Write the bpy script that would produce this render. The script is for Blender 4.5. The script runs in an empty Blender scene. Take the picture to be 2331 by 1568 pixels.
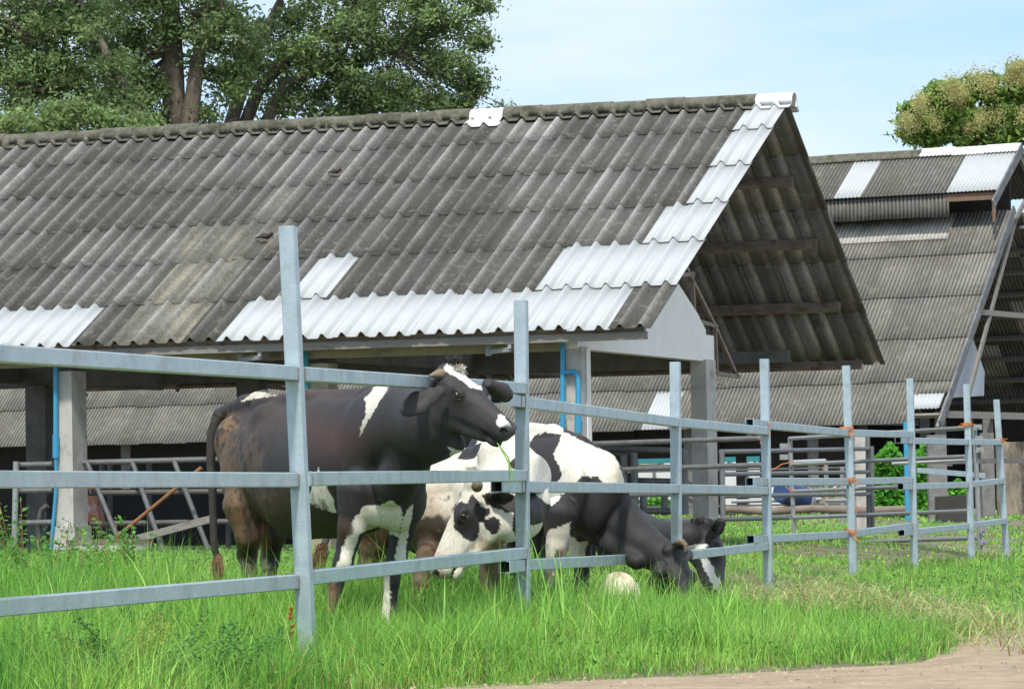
import bpy, math, random
import numpy as np
from mathutils import Vector, Matrix, Euler
random.seed(7); RNG = np.random.default_rng(7)
SC = bpy.context.scene; COL = SC.collection
PI = math.pi

# ------------------------------------------------------------------ camera, world, sun, exposure
FP = 9000.0; HC = .88; CX, CY = 1165.5, 784.0          # focal length in picture units, eye height
TH = math.atan((1130-784)/FP); RO = .018
FW = np.array([0, math.cos(TH), math.sin(TH)]); U0 = np.array([0, -math.sin(TH), math.cos(TH)]); R0 = np.array([1., 0, 0])
CR = R0*math.cos(RO)-U0*math.sin(RO); CU = U0*math.cos(RO)+R0*math.sin(RO); CC = np.array([0, 0, HC])
cam = bpy.data.cameras.new('camera'); camo = bpy.data.objects.new('camera', cam); COL.objects.link(camo)
cam.sensor_width = 36; cam.lens = 36*FP/2331; cam.clip_start = .5; cam.clip_end = 3000
m = Matrix(((CR[0], CU[0], -FW[0], 0), (CR[1], CU[1], -FW[1], 0), (CR[2], CU[2], -FW[2], HC), (0, 0, 0, 1)))
camo.matrix_world = m; SC.camera = camo
SC.view_settings.view_transform = 'Standard'; SC.view_settings.look = 'None'
SC.view_settings.exposure = .6; SC.view_settings.gamma = 1
SUN_EL, SUN_AZ = math.radians(53), math.radians(188)    # azimuth clockwise from +Y: behind the camera, to the left
sd = np.array([math.sin(SUN_AZ)*math.cos(SUN_EL), math.cos(SUN_AZ)*math.cos(SUN_EL), math.sin(SUN_EL)])
sl = bpy.data.lights.new('sun', 'SUN'); sl.energy = 2.4; sl.angle = math.radians(5); sl.color = (1, .955, .88)
so = bpy.data.objects.new('sun', sl); COL.objects.link(so)
so.rotation_euler = Vector(sd).to_track_quat('Z', 'Y').to_euler()
W = bpy.data.worlds.new('World'); SC.world = W; W.use_nodes = True
wn = W.node_tree.nodes; wl = W.node_tree.links; wn.clear()
wo = wn.new('ShaderNodeOutputWorld'); wb = wn.new('ShaderNodeBackground'); sky = wn.new('ShaderNodeTexSky')
sky.sky_type = 'NISHITA'; sky.sun_disc = False; sky.sun_elevation = SUN_EL; sky.sun_rotation = SUN_AZ
sky.air_density = 1.0; sky.dust_density = .3; sky.ozone_density = 5
tc = wn.new('ShaderNodeTexCoord'); mp = wn.new('ShaderNodeMapping'); mp.inputs['Scale'].default_value = (3, 3, 16)
mp.inputs['Rotation'].default_value = (0, .12, 0)
wno = wn.new('ShaderNodeTexNoise'); wno.inputs['Scale'].default_value = 1.6; wno.inputs['Detail'].default_value = 6
wno.inputs['Roughness'].default_value = .5
wr = wn.new('ShaderNodeValToRGB'); wr.color_ramp.elements[0].position = .40; wr.color_ramp.elements[1].position = .64
wr.color_ramp.elements[0].color = (0, 0, 0, 1); wr.color_ramp.elements[1].color = (.8, .8, .8, 1)
wm = wn.new('ShaderNodeMix'); wm.data_type = 'RGBA'; wm.inputs['B'].default_value = (4.1, 4.45, 4.7, 1)
wl.new(tc.outputs['Generated'], mp.inputs['Vector']); wl.new(mp.outputs[0], wno.inputs['Vector']); wl.new(wno.outputs['Fac'], wr.inputs[0])
sx_ = wn.new('ShaderNodeSeparateXYZ'); wl.new(tc.outputs['Generated'], sx_.inputs[0]); hz = wn.new('ShaderNodeMapRange')   # whiter sky overhead, out of view, added to raise the ambient light
hz.inputs['From Min'].default_value = .16; hz.inputs['From Max'].default_value = .55; hz.inputs['To Max'].default_value = .85; wl.new(sx_.outputs['Z'], hz.inputs['Value'])
mx_ = wn.new('ShaderNodeMath'); mx_.operation = 'MAXIMUM'; wl.new(hz.outputs[0], mx_.inputs[0]); wl.new(wr.outputs[0], mx_.inputs[1]); wl.new(mx_.outputs[0], wm.inputs['Factor']); wm0 = wn.new('ShaderNodeMix'); wm0.data_type = 'RGBA'; wm0.inputs['Factor'].default_value = .72; wm0.inputs['B'].default_value = (1.70, 2.80, 4.55, 1)
wl.new(sky.outputs[0], wm0.inputs['A']); wl.new(wm0.outputs['Result'], wm.inputs['A']); wl.new(wm.outputs['Result'], wb.inputs[0])
wb.inputs[1].default_value = .15; wl.new(wb.outputs[0], wo.inputs[0])

# ------------------------------------------------------------------ helpers
def ray(x, y): return FW + CR*(x-CX)/FP + CU*(CY-y)/FP
def at(x, y, Y):
    d = ray(x, y); return CC + d*(Y/d[1])
def proj(P):                                            # (n,3) -> picture units
    v = np.asarray(P) - CC; z = v@FW
    return np.stack([CX+FP*(v@CR)/z, CY-FP*(v@CU)/z], -1)
def onplane(x, y, P0, n):
    d = ray(x, y); return CC + d*(((P0-CC)@n)/(d@n))

def tag(o, label=None, cat=None, group=None, kind=None):
    if label: o['label'] = label
    if cat: o['category'] = cat
    if group: o['group'] = group
    if kind: o['kind'] = kind
    return o
def thing(name, loc, label, cat, group=None):
    o = bpy.data.objects.new(name, None); COL.objects.link(o); o.location = [float(c) for c in loc]
    o.empty_display_size = .2
    return tag(o, label, cat, group)
def link(name, me, mat, parent=None, smooth=False):
    if mat: me.materials.append(mat)
    if smooth: me.polygons.foreach_set('use_smooth', np.ones(len(me.polygons), bool))
    o = bpy.data.objects.new(name, me); COL.objects.link(o)
    if parent is not None:
        o.parent = parent; o.matrix_parent_inverse = Matrix.Translation(parent.location).inverted()
    return o
def mesh_np(name, V, F, attrs=None):
    """F: list of (n,k) int arrays"""
    me = bpy.data.meshes.new(name); V = np.asarray(V, np.float32)
    me.vertices.add(len(V)); me.vertices.foreach_set('co', V.ravel())
    F = [np.asarray(f, np.int32) for f in F if len(f)]
    nl = sum(f.size for f in F); npoly = sum(len(f) for f in F)
    me.loops.add(nl); me.loops.foreach_set('vertex_index', np.concatenate([f.ravel() for f in F]))
    tot = np.concatenate([np.full(len(f), f.shape[1], np.int32) for f in F])
    st = np.concatenate([[0], np.cumsum(tot)[:-1]]).astype(np.int32)
    me.polygons.add(npoly); me.polygons.foreach_set('loop_start', st); me.polygons.foreach_set('loop_total', tot)
    me.update(calc_edges=True)
    for k, a in (attrs or {}).items():
        a = np.asarray(a, np.float32)
        if a.ndim == 1:
            at_ = me.attributes.new(k, 'FLOAT', 'POINT'); at_.data.foreach_set('value', a)
        else:
            if a.shape[1] == 3: a = np.concatenate([a, np.ones((len(a), 1), np.float32)], 1)
            at_ = me.attributes.new(k, 'FLOAT_COLOR', 'POINT'); at_.data.foreach_set('color', a.ravel())
    return me

class MB:
    """collects boxes, beams, tubes, lathes and slabs, builds them as one mesh object"""
    def __init__(s): s.V = []; s.F = []; s.n = 0
    def add(s, V, F):
        s.V += [tuple(map(float, v)) for v in V]; s.F += [tuple(i+s.n for i in f) for f in F]; s.n += len(V); return s
    def hexa(s, P):      # 8 points: bottom loop, top loop
        return s.add(P, [(3, 2, 1, 0), (4, 5, 6, 7), (0, 1, 5, 4), (1, 2, 6, 5), (2, 3, 7, 6), (3, 0, 4, 7)])
    def beam(s, a, b, w, h, up=(0, 0, 1), bev=0):
        a = Vector(a); b = Vector(b); d = (b-a).normalized(); u = Vector(up); sx = d.cross(u)
        if sx.length < 1e-4: sx = d.cross(Vector((1, 0, 0)))
        sx.normalize(); u = sx.cross(d).normalized()
        if bev <= 0:
            q = [(-1, -1), (1, -1), (1, 1), (-1, 1)]
            P = [p + sx*(w/2*i) + u*(h/2*j) for p in (a, b) for i, j in q]
            return s.hexa(P)
        c = bev; x, y = w/2, h/2
        q = [(-x+c, -y), (x-c, -y), (x, -y+c), (x, y-c), (x-c, y), (-x+c, y), (-x, y-c), (-x, -y+c)]
        P = [p + sx*i + u*j for p in (a, b) for i, j in q]; n = 8
        F = [tuple(range(n-1, -1, -1)), tuple(range(n, 2*n))] + [(i, (i+1) % n, n+(i+1) % n, n+i) for i in range(n)]
        return s.add(P, F)
    def hollow(s, a, b, w, t, up=(0, 0, 1)):            # open square tube
        a = Vector(a); b = Vector(b); d = (b-a).normalized(); sx = d.cross(Vector(up)).normalized(); u = sx.cross(d).normalized()
        q = [(-1, -1), (1, -1), (1, 1), (-1, 1)]
        P = [p + sx*(k*i) + u*(k*j) for p in (a, b) for k in (w/2, w/2-t) for i, j in q]
        F = []
        for i in range(4):
            j = (i+1) % 4
            F += [(i, j, 8+j, 8+i), (4+j, 4+i, 12+i, 12+j), (j, i, 4+i, 4+j), (8+i, 8+j, 12+j, 12+i)]
        return s.add(P, F)
    def tube(s, pts, r, n=10, cap=True):
        pts = [Vector(p) for p in pts]; rs = r if isinstance(r, (list, tuple)) else [r]*len(pts)
        base = s.n; V = []; F = []; prev = None
        for i, p in enumerate(pts):
            d = (pts[min(i+1, len(pts)-1)]-pts[max(i-1, 0)]).normalized()
            if prev is None:
                x = d.cross(Vector((0, 0, 1)));
                if x.length < .05: x = d.cross(Vector((1, 0, 0)))
            else: x = prev - d*prev.dot(d)
            x.normalize(); prev = x; y = d.cross(x)
            V += [p + (x*math.cos(2*PI*k/n)+y*math.sin(2*PI*k/n))*rs[i] for k in range(n)]
        for i in range(len(pts)-1):
            F += [(i*n+k, i*n+(k+1) % n, (i+1)*n+(k+1) % n, (i+1)*n+k) for k in range(n)]
        if cap: F += [tuple(range(n-1, -1, -1)), tuple((len(pts)-1)*n+k for k in range(n))]
        return s.add(V, F)
    def lathe(s, c, prof, n=24, axis=(0, 0, 1)):
        c = Vector(c); q = Vector((0, 0, 1)).rotation_difference(Vector(axis).normalized())
        V = [c + q @ Vector((r*math.cos(2*PI*k/n), r*math.sin(2*PI*k/n), z)) for r, z in prof for k in range(n)]
        F = [(i*n+k, i*n+(k+1) % n, (i+1)*n+(k+1) % n, (i+1)*n+k) for i in range(len(prof)-1) for k in range(n)]
        return s.add(V, F)
    def prism(s, poly, ext):   # poly: list of 3d points, ext: vector
        n = len(poly); P = [Vector(p) for p in poly]; e = Vector(ext)
        return s.add(P+[p+e for p in P], [tuple(range(n-1, -1, -1)), tuple(range(n, 2*n))] + [(i, (i+1) % n, n+(i+1) % n, n+i) for i in range(n)])
    def build(s, name, mat, parent=None, smooth=False, label=None):
        me = bpy.data.meshes.new(name); me.from_pydata(s.V, [], s.F); me.update()
        o = link(name, me, mat, parent, smooth)
        if smooth:
            try: me.set_sharp_from_angle(angle=math.radians(40))
            except Exception: pass
        if label: o['label'] = label
        return o

def vnoise(P, scale=1., seed=0):
    """value noise of n-d points, 0..1"""
    P = np.asarray(P, float)*scale + seed*17.13; I = np.floor(P).astype(np.int64); f = P-I; f = f*f*(3-2*f)
    d = P.shape[1]; out = np.zeros(len(P))
    for c in range(2**d):
        w = np.ones(len(P)); h = np.full(len(P), seed*374761393 % 2147483647, np.int64)
        for k in range(d):
            b = (c >> k) & 1; w *= f[:, k] if b else 1-f[:, k]
            h = (h ^ ((I[:, k]+b)*[73856093, 19349663, 83492791][k])) * 1274126177 & 0x7fffffff
        h = (h ^ (h >> 13))*1103515245 & 0x7fffffff
        out += w*((h >> 7) % 10007)/10007.
    return out
def fbm(P, scale=1., seed=0, o=3): return sum(vnoise(P, scale*2**i, seed+i)*.5**i for i in range(o))/sum(.5**i for i in range(o))
def sstep(a, b, x): t = np.clip((x-a)/(b-a), 0, 1); return t*t*(3-2*t)

# ------------------------------------------------------------------ materials
def mat(name, col, rough=.7, metal=0, var=.25, vscale=6, bump=.0, bscale=60, dirt=None, dscale=2.5, dlo=.5, dhi=.7, attr=None,
        transl=0, spec=.5, det=6, stretch=(1, 1, 1), attr_gain=1):
    M = bpy.data.materials.new(name); M.use_nodes = True; N = M.node_tree.nodes; L = M.node_tree.links
    B = N['Principled BSDF']; B.inputs['Roughness'].default_value = rough; B.inputs['Metallic'].default_value = metal
    B.inputs['Specular IOR Level'].default_value = spec
    T = N.new('ShaderNodeTexCoord'); MP = N.new('ShaderNodeMapping'); MP.inputs['Scale'].default_value = stretch
    L.new(T.outputs['Object'], MP.inputs[0]); vec = MP.outputs[0]
    nz = N.new('ShaderNodeTexNoise'); nz.inputs['Scale'].default_value = vscale; nz.inputs['Detail'].default_value = det
    nz.inputs['Roughness'].default_value = .65; L.new(vec, nz.inputs['Vector'])
    mr = N.new('ShaderNodeMapRange'); mr.inputs['From Min'].default_value = .28; mr.inputs['From Max'].default_value = .72
    mr.inputs['To Min'].default_value = 1-var; mr.inputs['To Max'].default_value = 1+var
    L.new(nz.outputs['Fac'], mr.inputs['Value'])
    mul = N.new('ShaderNodeVectorMath'); mul.operation = 'SCALE'; L.new(mr.outputs[0], mul.inputs['Scale'])
    if attr:
        A = N.new('ShaderNodeAttribute'); A.attribute_name = attr; L.new(A.outputs['Color'], mul.inputs[0])
    else: mul.inputs[0].default_value = col
    out = mul.outputs[0]
    if dirt:
        n2 = N.new('ShaderNodeTexNoise'); n2.inputs['Scale'].default_value = dscale; n2.inputs['Detail'].default_value = 8
        n2.inputs['Roughness'].default_value = .7; L.new(vec, n2.inputs['Vector'])
        m2 = N.new('ShaderNodeMapRange'); m2.inputs['From Min'].default_value = dlo; m2.inputs['From Max'].default_value = dhi
        L.new(n2.outputs['Fac'], m2.inputs['Value'])
        mx = N.new('ShaderNodeMix'); mx.data_type = 'RGBA'; mx.inputs['B'].default_value = (*dirt, 1)
        L.new(m2.outputs[0], mx.inputs['Factor']); L.new(out, mx.inputs['A']); out = mx.outputs['Result']
    if name in SPOTS:
        lc, ls, lo, hi, am = SPOTS[name]; n4 = N.new('ShaderNodeTexNoise'); n4.inputs['Scale'].default_value = ls; n4.inputs['Detail'].default_value = 9; n4.inputs['Roughness'].default_value = .75
        L.new(vec, n4.inputs['Vector']); m4 = N.new('ShaderNodeMapRange'); m4.inputs['From Min'].default_value = lo; m4.inputs['From Max'].default_value = hi; m4.inputs['To Max'].default_value = am
        L.new(n4.outputs['Fac'], m4.inputs['Value']); x4 = N.new('ShaderNodeMix'); x4.data_type = 'RGBA'; x4.inputs['B'].default_value = (*lc, 1)
        L.new(m4.outputs[0], x4.inputs['Factor']); L.new(out, x4.inputs['A']); out = x4.outputs['Result']
    L.new(out, B.inputs['Base Color'])
    if bump:
        n3 = N.new('ShaderNodeTexNoise'); n3.inputs['Scale'].default_value = bscale; n3.inputs['Detail'].default_value = 5
        L.new(vec, n3.inputs['Vector']); bp = N.new('ShaderNodeBump'); bp.inputs['Strength'].default_value = bump
        bp.inputs['Distance'].default_value = .02; L.new(n3.outputs['Fac'], bp.inputs['Height']); L.new(bp.outputs[0], B.inputs['Normal'])
    if transl:
        tr = N.new('ShaderNodeBsdfTranslucent'); L.new(out, tr.inputs[0]); ms = N.new('ShaderNodeMixShader'); ms.inputs[0].default_value = transl
        L.new(B.outputs[0], ms.inputs[1]); L.new(tr.outputs[0], ms.inputs[2]); L.new(ms.outputs[0], N['Material Output'].inputs[0])
    return M
M_W = None
SPOTS = {'old_fibre_cement': ((.36, .35, .30), 7, .55, .66, .38), 'weathered_small_wave': ((.30, .29, .24), 2.5, .55, .68, .5), 'white_fibre_cement': ((.30, .30, .28), 30, .66, .72, .7),
         'galvanised_steel': ((.62, .68, .70), 16, .60, .68, .6), 'mossy_ridge': ((.25, .25, .16), 14, .56, .66, .6), 'white_render': ((.55, .54, .5), 9, .6, .75, .4), 'pale_concrete': ((.5, .49, .45), 9, .56, .7, .4)}
M = {}
M['steel'] = mat('galvanised_steel', (.43, .52, .555), .42, .35, .16, 9, .12, 90, dirt=(.30, .33, .33), dscale=5, dlo=.52, dhi=.75)
M['weld'] = mat('weld_seam', (.26, .25, .235), .6, .2, .4, 60, .4, 80, dirt=(.20, .10, .05), dscale=30)
M['steel_in'] = mat('tube_inside', (.02, .022, .024), .7)
M['pipe'] = mat('weathered_pipe', (.19, .195, .195), .5, .3, .2, 8, .15, 60, dirt=(.16, .14, .13), dscale=6, dlo=.5, dhi=.7)
M['pipe_light'] = mat('light_pipe', (.31, .33, .33), .5, .2, .15, 8, .1, 60, dirt=(.22, .19, .17), dscale=7, dlo=.55, dhi=.75)
M['pipe_dark'] = mat('dark_pipe', (.13, .125, .12), .6, .2, .25, 8, .15, 60)
M['rust'] = mat('rusty_pipe', (.30, .14, .055), .8, 0, .35, 10, .3, 50)
M['rust_steel'] = mat('rusty_angle_steel', (.27, .22, .18), .8, 0, .3, 7, .2, 50, dirt=(.16, .07, .035), dscale=5, dlo=.52, dhi=.66)
M['orange'] = mat('orange_string', (.60, .20, .045), .6, 0, .15)
M['concrete'] = mat('pale_concrete', (.50, .48, .44), .85, 0, .14, 4, .2, 50, dirt=(.20, .185, .16), dscale=3, dlo=.52, dhi=.75)
M['concrete_dk'] = mat('grey_concrete', (.20, .195, .185), .9, 0, .2, 5, .2, 50, dirt=(.1, .095, .085), dscale=2.2, dlo=.5, dhi=.7)
M['white_wall'] = mat('white_render', (.90, .88, .84), .85, 0, .05, 3, .08, 40, dirt=(.45, .44, .42), dscale=3.5, dlo=.62, dhi=.85)
M['white_panel'] = mat('white_panel', (.7, .73, .75), .6, 0, .04)
M['cream'] = mat('cream_beam', (.34, .31, .20), .85, 0, .12, 4, .1, 40, dirt=(.17, .16, .12), dscale=3)
M['teal'] = mat('teal_paint', (.03, .24, .27), .5, 0, .1)
M['blue_pipe'] = mat('blue_plastic_pipe', (.045, .30, .50), .4, 0, .12, 6)
M['blue'] = mat('blue_plastic', (.02, .055, .16), .45, 0, .15)
M['wood'] = mat('grey_wood', (.27, .255, .23), .85, 0, .25, 4, .3, 30, stretch=(1, 1, 6), dirt=(.13, .11, .09), dscale=4)
M['wood_br'] = mat('brown_wood', (.20, .125, .085), .8, 0, .2, 5, .2, 30)
M['slate'] = mat('blue_grey_boards', (.15, .16, .17), .85, 0, .25, 4, .1, 40, dirt=(.28, .28, .27), dscale=2)
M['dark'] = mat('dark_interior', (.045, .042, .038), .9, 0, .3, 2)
M['horn'] = mat('horn', (.20, .15, .10), .5, 0, .3, 25, .2, 60, dirt=(.10, .08, .06), dscale=18)
M['hoof'] = mat('hoof', (.05, .04, .035), .6, 0, .2)
M['eye'] = mat('eye', (.012, .009, .008), .06, 0, .1, spec=.9)
M['eyelid'] = mat('eyelid', (.085, .072, .064), .6, 0, .2, 40)
M['ridge_old'] = mat('mossy_ridge', (.145, .135, .105), .95, 0, .4, 12, .6, 40, dirt=(.045, .052, .026), dscale=4, dlo=.45, dhi=.66)
M['ridge_white'] = mat('new_ridge', (.72, .73, .72), .6, 0, .06, 6, .1, 40, dirt=(.42, .41, .38), dscale=5, dlo=.58, dhi=.8)
M['bark'] = mat('bark', (.15, .115, .09), .95, 0, .35, 3, .6, 10, stretch=(1, 1, .35), dirt=(.24, .19, .15), dscale=3)
M['bark2'] = mat('grey_bark', (.22, .18, .145), .95, 0, .35, 3, .6, 10, stretch=(1, 1, .35))
M['cream_tub'] = mat('cream_cloth', (.72, .65, .48), .85, 0, .1, 9, .35, 35, dirt=(.36, .27, .15), dscale=7, dlo=.5, dhi=.72)
M['sack'] = mat('pale_sack', (.62, .60, .60), .8, 0, .1, 5, .2, 20, dirt=(.55, .16, .08), dscale=3.5, dlo=.42, dhi=.56)
M['fur_attr'] = mat('cow_coat', None, .55, 0, .22, 60, .22, 170, attr='coat', spec=.34, stretch=(1.6, 1.6, .55))
M['tuft'] = mat('tail_hair', (.22, .13, .07), .8, 0, .4, 30, .4, 60)
M['bird'] = mat('dark_feathers', (.035, .028, .025), .6, 0, .2)
M['bird_y'] = mat('yellow_bill', (.7, .38, .05), .5, 0, .1)
M['roofA'] = mat('old_fibre_cement', None, .92, 0, .36, 26, .6, 90, attr='tone', dirt=(.075, .068, .052), dscale=2.6, dlo=.50, dhi=.82, det=12)
M['roofW'] = mat('white_fibre_cement', (.47, .49, .50), .5, 0, .045, 4, .1, 50, dirt=(.5, .5, .48), dscale=2.5, dlo=.60, dhi=.85)
M['roofB'] = mat('weathered_small_wave', None, .92, 0, .2, 3, .4, 30, attr='tone', dirt=(.11, .105, .08), dscale=.9, dlo=.50, dhi=.72, det=10)
M['leaf'] = mat('leaves', None, .55, 0, .25, 1.2, attr='tint', transl=.42, spec=.4)
M['grass'] = mat('grass_blades', None, .5, 0, .12, 3, attr='tint', transl=.38, spec=.35)
M['feather_fl'] = mat('straw_flowers', (.36, .26, .11), .9, 0, .3, 2, transl=.2)

# ------------------------------------------------------------------ ground
EDGE_PX = [(-900, 1900), (300, 1680), (700, 1600), (900, 1566), (1150, 1552), (1400, 1538), (1800, 1522), (2080, 1504), (2150, 1482), (2200, 1452), (2331, 1425), (2600, 1375), (3200, 1290)]
def gpt(x, y):
    d = ray(x, y); t = -HC/d[2]; return CC + d*t
EDGE = np.array([gpt(x, y)[:2] for x, y in EDGE_PX])
def inside_road(X, Y, off=0):
    """signed-ish: Y of the verge edge at X"""
    return Y - np.interp(X, EDGE[:, 0], EDGE[:, 1]) - off
def ground_z(X, Y):
    X = np.asarray(X, float); Y = np.asarray(Y, float)
    fx = -1.06+(Y-19.1)*.232
    rise = sstep(28, 46, Y)*sstep(.2, 3.2, fx-X)*.20
    bumps = (fbm(np.stack([X.ravel(), Y.ravel()], -1), .7, 3).reshape(X.shape)-.5)*.07
    e = inside_road(X, Y)
    rise = rise + .15*sstep(.15, 1.1, fx-X)*sstep(48, 36, Y)
    return rise + bumps*sstep(-.1, 1.2, e) - .03*(1-sstep(-.15, .25, e))
def grid_sheet(name, xs, ys, zf, matl, kind, drop=None):
    XX, YY = np.meshgrid(xs, ys); ZZ = zf(XX, YY)
    V = np.stack([XX.ravel(), YY.ravel(), ZZ.ravel()], -1); nx, ny = len(xs), len(ys)
    i = np.arange((nx-1)*(ny-1)); r, c = i//(nx-1), i % (nx-1); a = r*nx+c
    F = np.stack([a, a+1, a+nx+1, a+nx], -1)
    o = link(name, mesh_np(name, V, [F]), matl, None, True); tag(o, kind=kind); return o
M['soil'] = mat('soil', (.21, .17, .125), .95, 0, .3, 3, .6, 30, dirt=(.10, .12, .05), dscale=1.3, dlo=.44, dhi=.62)
xs = np.concatenate([[-900, -300, -120, -60, -30], np.arange(-14, 20, .25), [24, 30, 45, 80, 160, 400, 900]])
ys = np.concatenate([[-60, -10, 5], np.arange(10, 56, .25), np.arange(57, 90, 2), [95, 110, 130, 160, 220, 400, 900, 2400]])
g = grid_sheet('ground', xs, ys, ground_z, M['soil'], 'structure')
# concrete track in front, one sheet just above the soil
M['road'] = mat('dusty_track', (.42, .315, .205), .9, 0, .2, 9, .6, 40, dirt=(.24, .19, .135), dscale=2.6, dlo=.42, dhi=.7, det=10)
ex = np.concatenate([[-40], np.arange(-4, 9, .12), [12, 25]]); ey = np.interp(ex, EDGE[:, 0], EDGE[:, 1])
ey = ey + (vnoise(ex[:, None], 2.2, 5)-.5)*.22 + (vnoise(ex[:, None], 7, 6)-.5)*.08
rows = []
for t in np.linspace(0, 1, 14): rows.append(np.stack([ex, ey*(1-t)+2*t, .006+.012*(vnoise(np.stack([ex, ey*(1-t)], -1), 1.5, 8)-.3) - (.02 if t == 0 else 0)], -1))
V = np.concatenate(rows); n = len(ex); i = np.arange(13*(n-1)); r, c = i//(n-1), i % (n-1); a = r*n+c
tag(link('track', mesh_np('track', V, [np.stack([a, a+n, a+n+1, a+1], -1)]), M['road'], None, True), kind='structure')

# ------------------------------------------------------------------ front barn
O1 = at(1482, 748, 45.); A1 = math.atan(FP/24800)
UU = np.array([-math.cos(A1), math.sin(A1), 0]); VV = np.array([math.sin(A1), math.cos(A1), 0])
def b1(u, b, z): P = O1 + UU*u + VV*b; return np.array([P[0], P[1], z])
def b1pt(x, y, u=None, b=None):                          # point of the picture put on a plane of the barn
    if u is not None: return onplane(x, y, O1+UU*u, UU)
    return onplane(x, y, O1+VV*b, VV)
Z_E, Z_R, B_R, B_F, Z_F = 2.76, 5.86, 5.91, 10.53, 2.62
LEN1 = 13.2
barn = thing('cattle_shed', b1(5, 5, .3), 'open cattle shed in front with grey corrugated roof patched by white sheets at the eave', 'shed')
def corr_slope(org, U, D, N, ulen_list, prof, pitch_samples, tone_fn, thick=.007, lift=.009):
    """sheets: list of (u0,u1,s0,s1,tone) laid on a slope; org origin, U along the eave, D up the slope, N normal"""
    Vs = []; Fs = []; T = []; n0 = 0
    for (u0, u1, s0, s1, tone, dz) in ulen_list:
        k = max(2, int(round((u1-u0)/pitch_samples))+1); us = np.linspace(u0, u1, k); h, rr = prof(us)
        ss = np.array([s0, (s0+s1)/2, s1]); lf = np.array([lift+dz, lift*.5+dz*.6, 0])
        P = org + us[None, :, None]*U + ss[:, None, None]*D + (h[None, :]+lf[:, None])[..., None]*N
        Vs.append(P.reshape(-1, 3)); tt = tone_fn(tone, rr, us, ss); T.append(tt.reshape(-1, 3))
        i = np.arange(2*(k-1)); r, c = i//(k-1), i % (k-1); a = r*k+c+n0
        Fs.append(np.stack([a, a+1, a+k+1, a+k], -1)); n0 += 3*k
    return np.concatenate(Vs), np.concatenate(Fs), np.concatenate(T)
RIB = .245
def prof1(us):
    x = ((us/RIB) % 1.0 - .5)*2                          # -1..1 over one period
    w = np.clip(1-np.abs(x)/.50, 0, 1); h = .5-.5*np.cos(PI*w)
    return h*.067, h
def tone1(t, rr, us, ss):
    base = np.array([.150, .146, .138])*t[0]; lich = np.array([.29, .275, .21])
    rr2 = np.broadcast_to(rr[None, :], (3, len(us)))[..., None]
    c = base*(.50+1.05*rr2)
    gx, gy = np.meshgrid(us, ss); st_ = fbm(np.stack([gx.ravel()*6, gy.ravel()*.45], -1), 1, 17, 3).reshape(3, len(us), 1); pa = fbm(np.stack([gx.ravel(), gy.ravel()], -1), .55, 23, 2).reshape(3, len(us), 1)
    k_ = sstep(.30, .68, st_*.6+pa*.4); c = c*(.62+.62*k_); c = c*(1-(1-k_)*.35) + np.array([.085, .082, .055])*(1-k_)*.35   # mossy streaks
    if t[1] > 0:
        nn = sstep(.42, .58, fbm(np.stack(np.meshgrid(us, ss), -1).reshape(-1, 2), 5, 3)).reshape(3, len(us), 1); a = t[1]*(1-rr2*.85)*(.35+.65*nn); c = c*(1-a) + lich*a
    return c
SL = math.hypot(B_R, Z_R-Z_E); DF = (VV*B_R+np.array([0, 0, Z_R-Z_E]))/SL; NF = np.cross(DF, UU); NF = NF*np.sign(NF[2])
SL2 = math.hypot(B_F-B_R, Z_R-Z_F); DB = (-VV*(B_F-B_R)+np.array([0, 0, Z_R-Z_F]))/SL2; NB = np.cross(DB, UU); NB = NB*np.sign(NB[2])
rowsb = [0, 1.08, 2.17, 3.16, 4.19, 5.2, 5.91]
rs_ = [b/B_R*SL for b in rowsb]
WHITE = {0: [(2, 22), (30, 60)], 1: [(0, 7), (18, 20)], 2: [(0, 3)], 3: [(0, 2)], 4: [(0, 2)], 5: [(0, 2)]}
old, white = [], []
nr = int(LEN1/RIB)
for r in range(6):
    s0, s1 = rs_[r]-(.09 if r else 0), rs_[r+1]+(.02)
    k = 0
    while k < nr:
        iw = [w for w in WHITE[r] if w[0] <= k < w[1]]
        nxt = min([w[0] for w in WHITE[r] if w[0] > k] + [nr])
        step = min(2, (iw[0][1] if iw else nxt)-k)
        u0, u1 = k*RIB, (k+step)*RIB
        j = random.uniform(-.028, .028)
        if iw: white.append((r, (u0, u1+.03, s0+j, s1, (1, 0), .004)))
        else:
            lt = random.uniform(.72, 1.25); li = 0
            if 23 <= k <= 27 and r <= 2: li = .9 if r < 2 or k > 24 else .4
            if r == 3 and 23 <= k <= 25: li = .25
            if r == 5 and 12 <= k <= 14: lt = 1.7
            if k < 12: lt *= 1.12
            if r == 0 and k < 2: lt = 1.5
            old.append((u0, u1+.03, s0+j, s1, (lt, li), random.uniform(0, .006)))
        k += step
org1 = np.array([O1[0], O1[1], Z_E])
V, F, T = corr_slope(org1, UU, DF, NF, old, prof1, RIB/12, tone1)
def solid(o, t, off=-1):
    md = o.modifiers.new('solid', 'SOLIDIFY'); md.thickness = t; md.offset = off; return o
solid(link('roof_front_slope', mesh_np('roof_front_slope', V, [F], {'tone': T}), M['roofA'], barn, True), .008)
for r in range(6):
    for (a_, b_) in WHITE[r]:
        sh = [s for (rr, s) in white if rr == r and a_*RIB-1e-6 <= s[0] < b_*RIB]
        if not sh: continue
        if r == 0 and a_ == 2: sh[0] = (sh[0][0], sh[0][1], sh[0][2], sh[0][3]-.05, (1, 0), -.004)
        V, F, T = corr_slope(org1, UU, DF, NF, sh, prof1, RIB/12, tone1, lift=.018)
        o = solid(link('roof_patch', mesh_np('roof_patch', V, [F]), M['roofW'], barn, True), .007)
        o['label'] = 'new white corrugated sheets patching the old grey roof'
sheets = []
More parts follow.
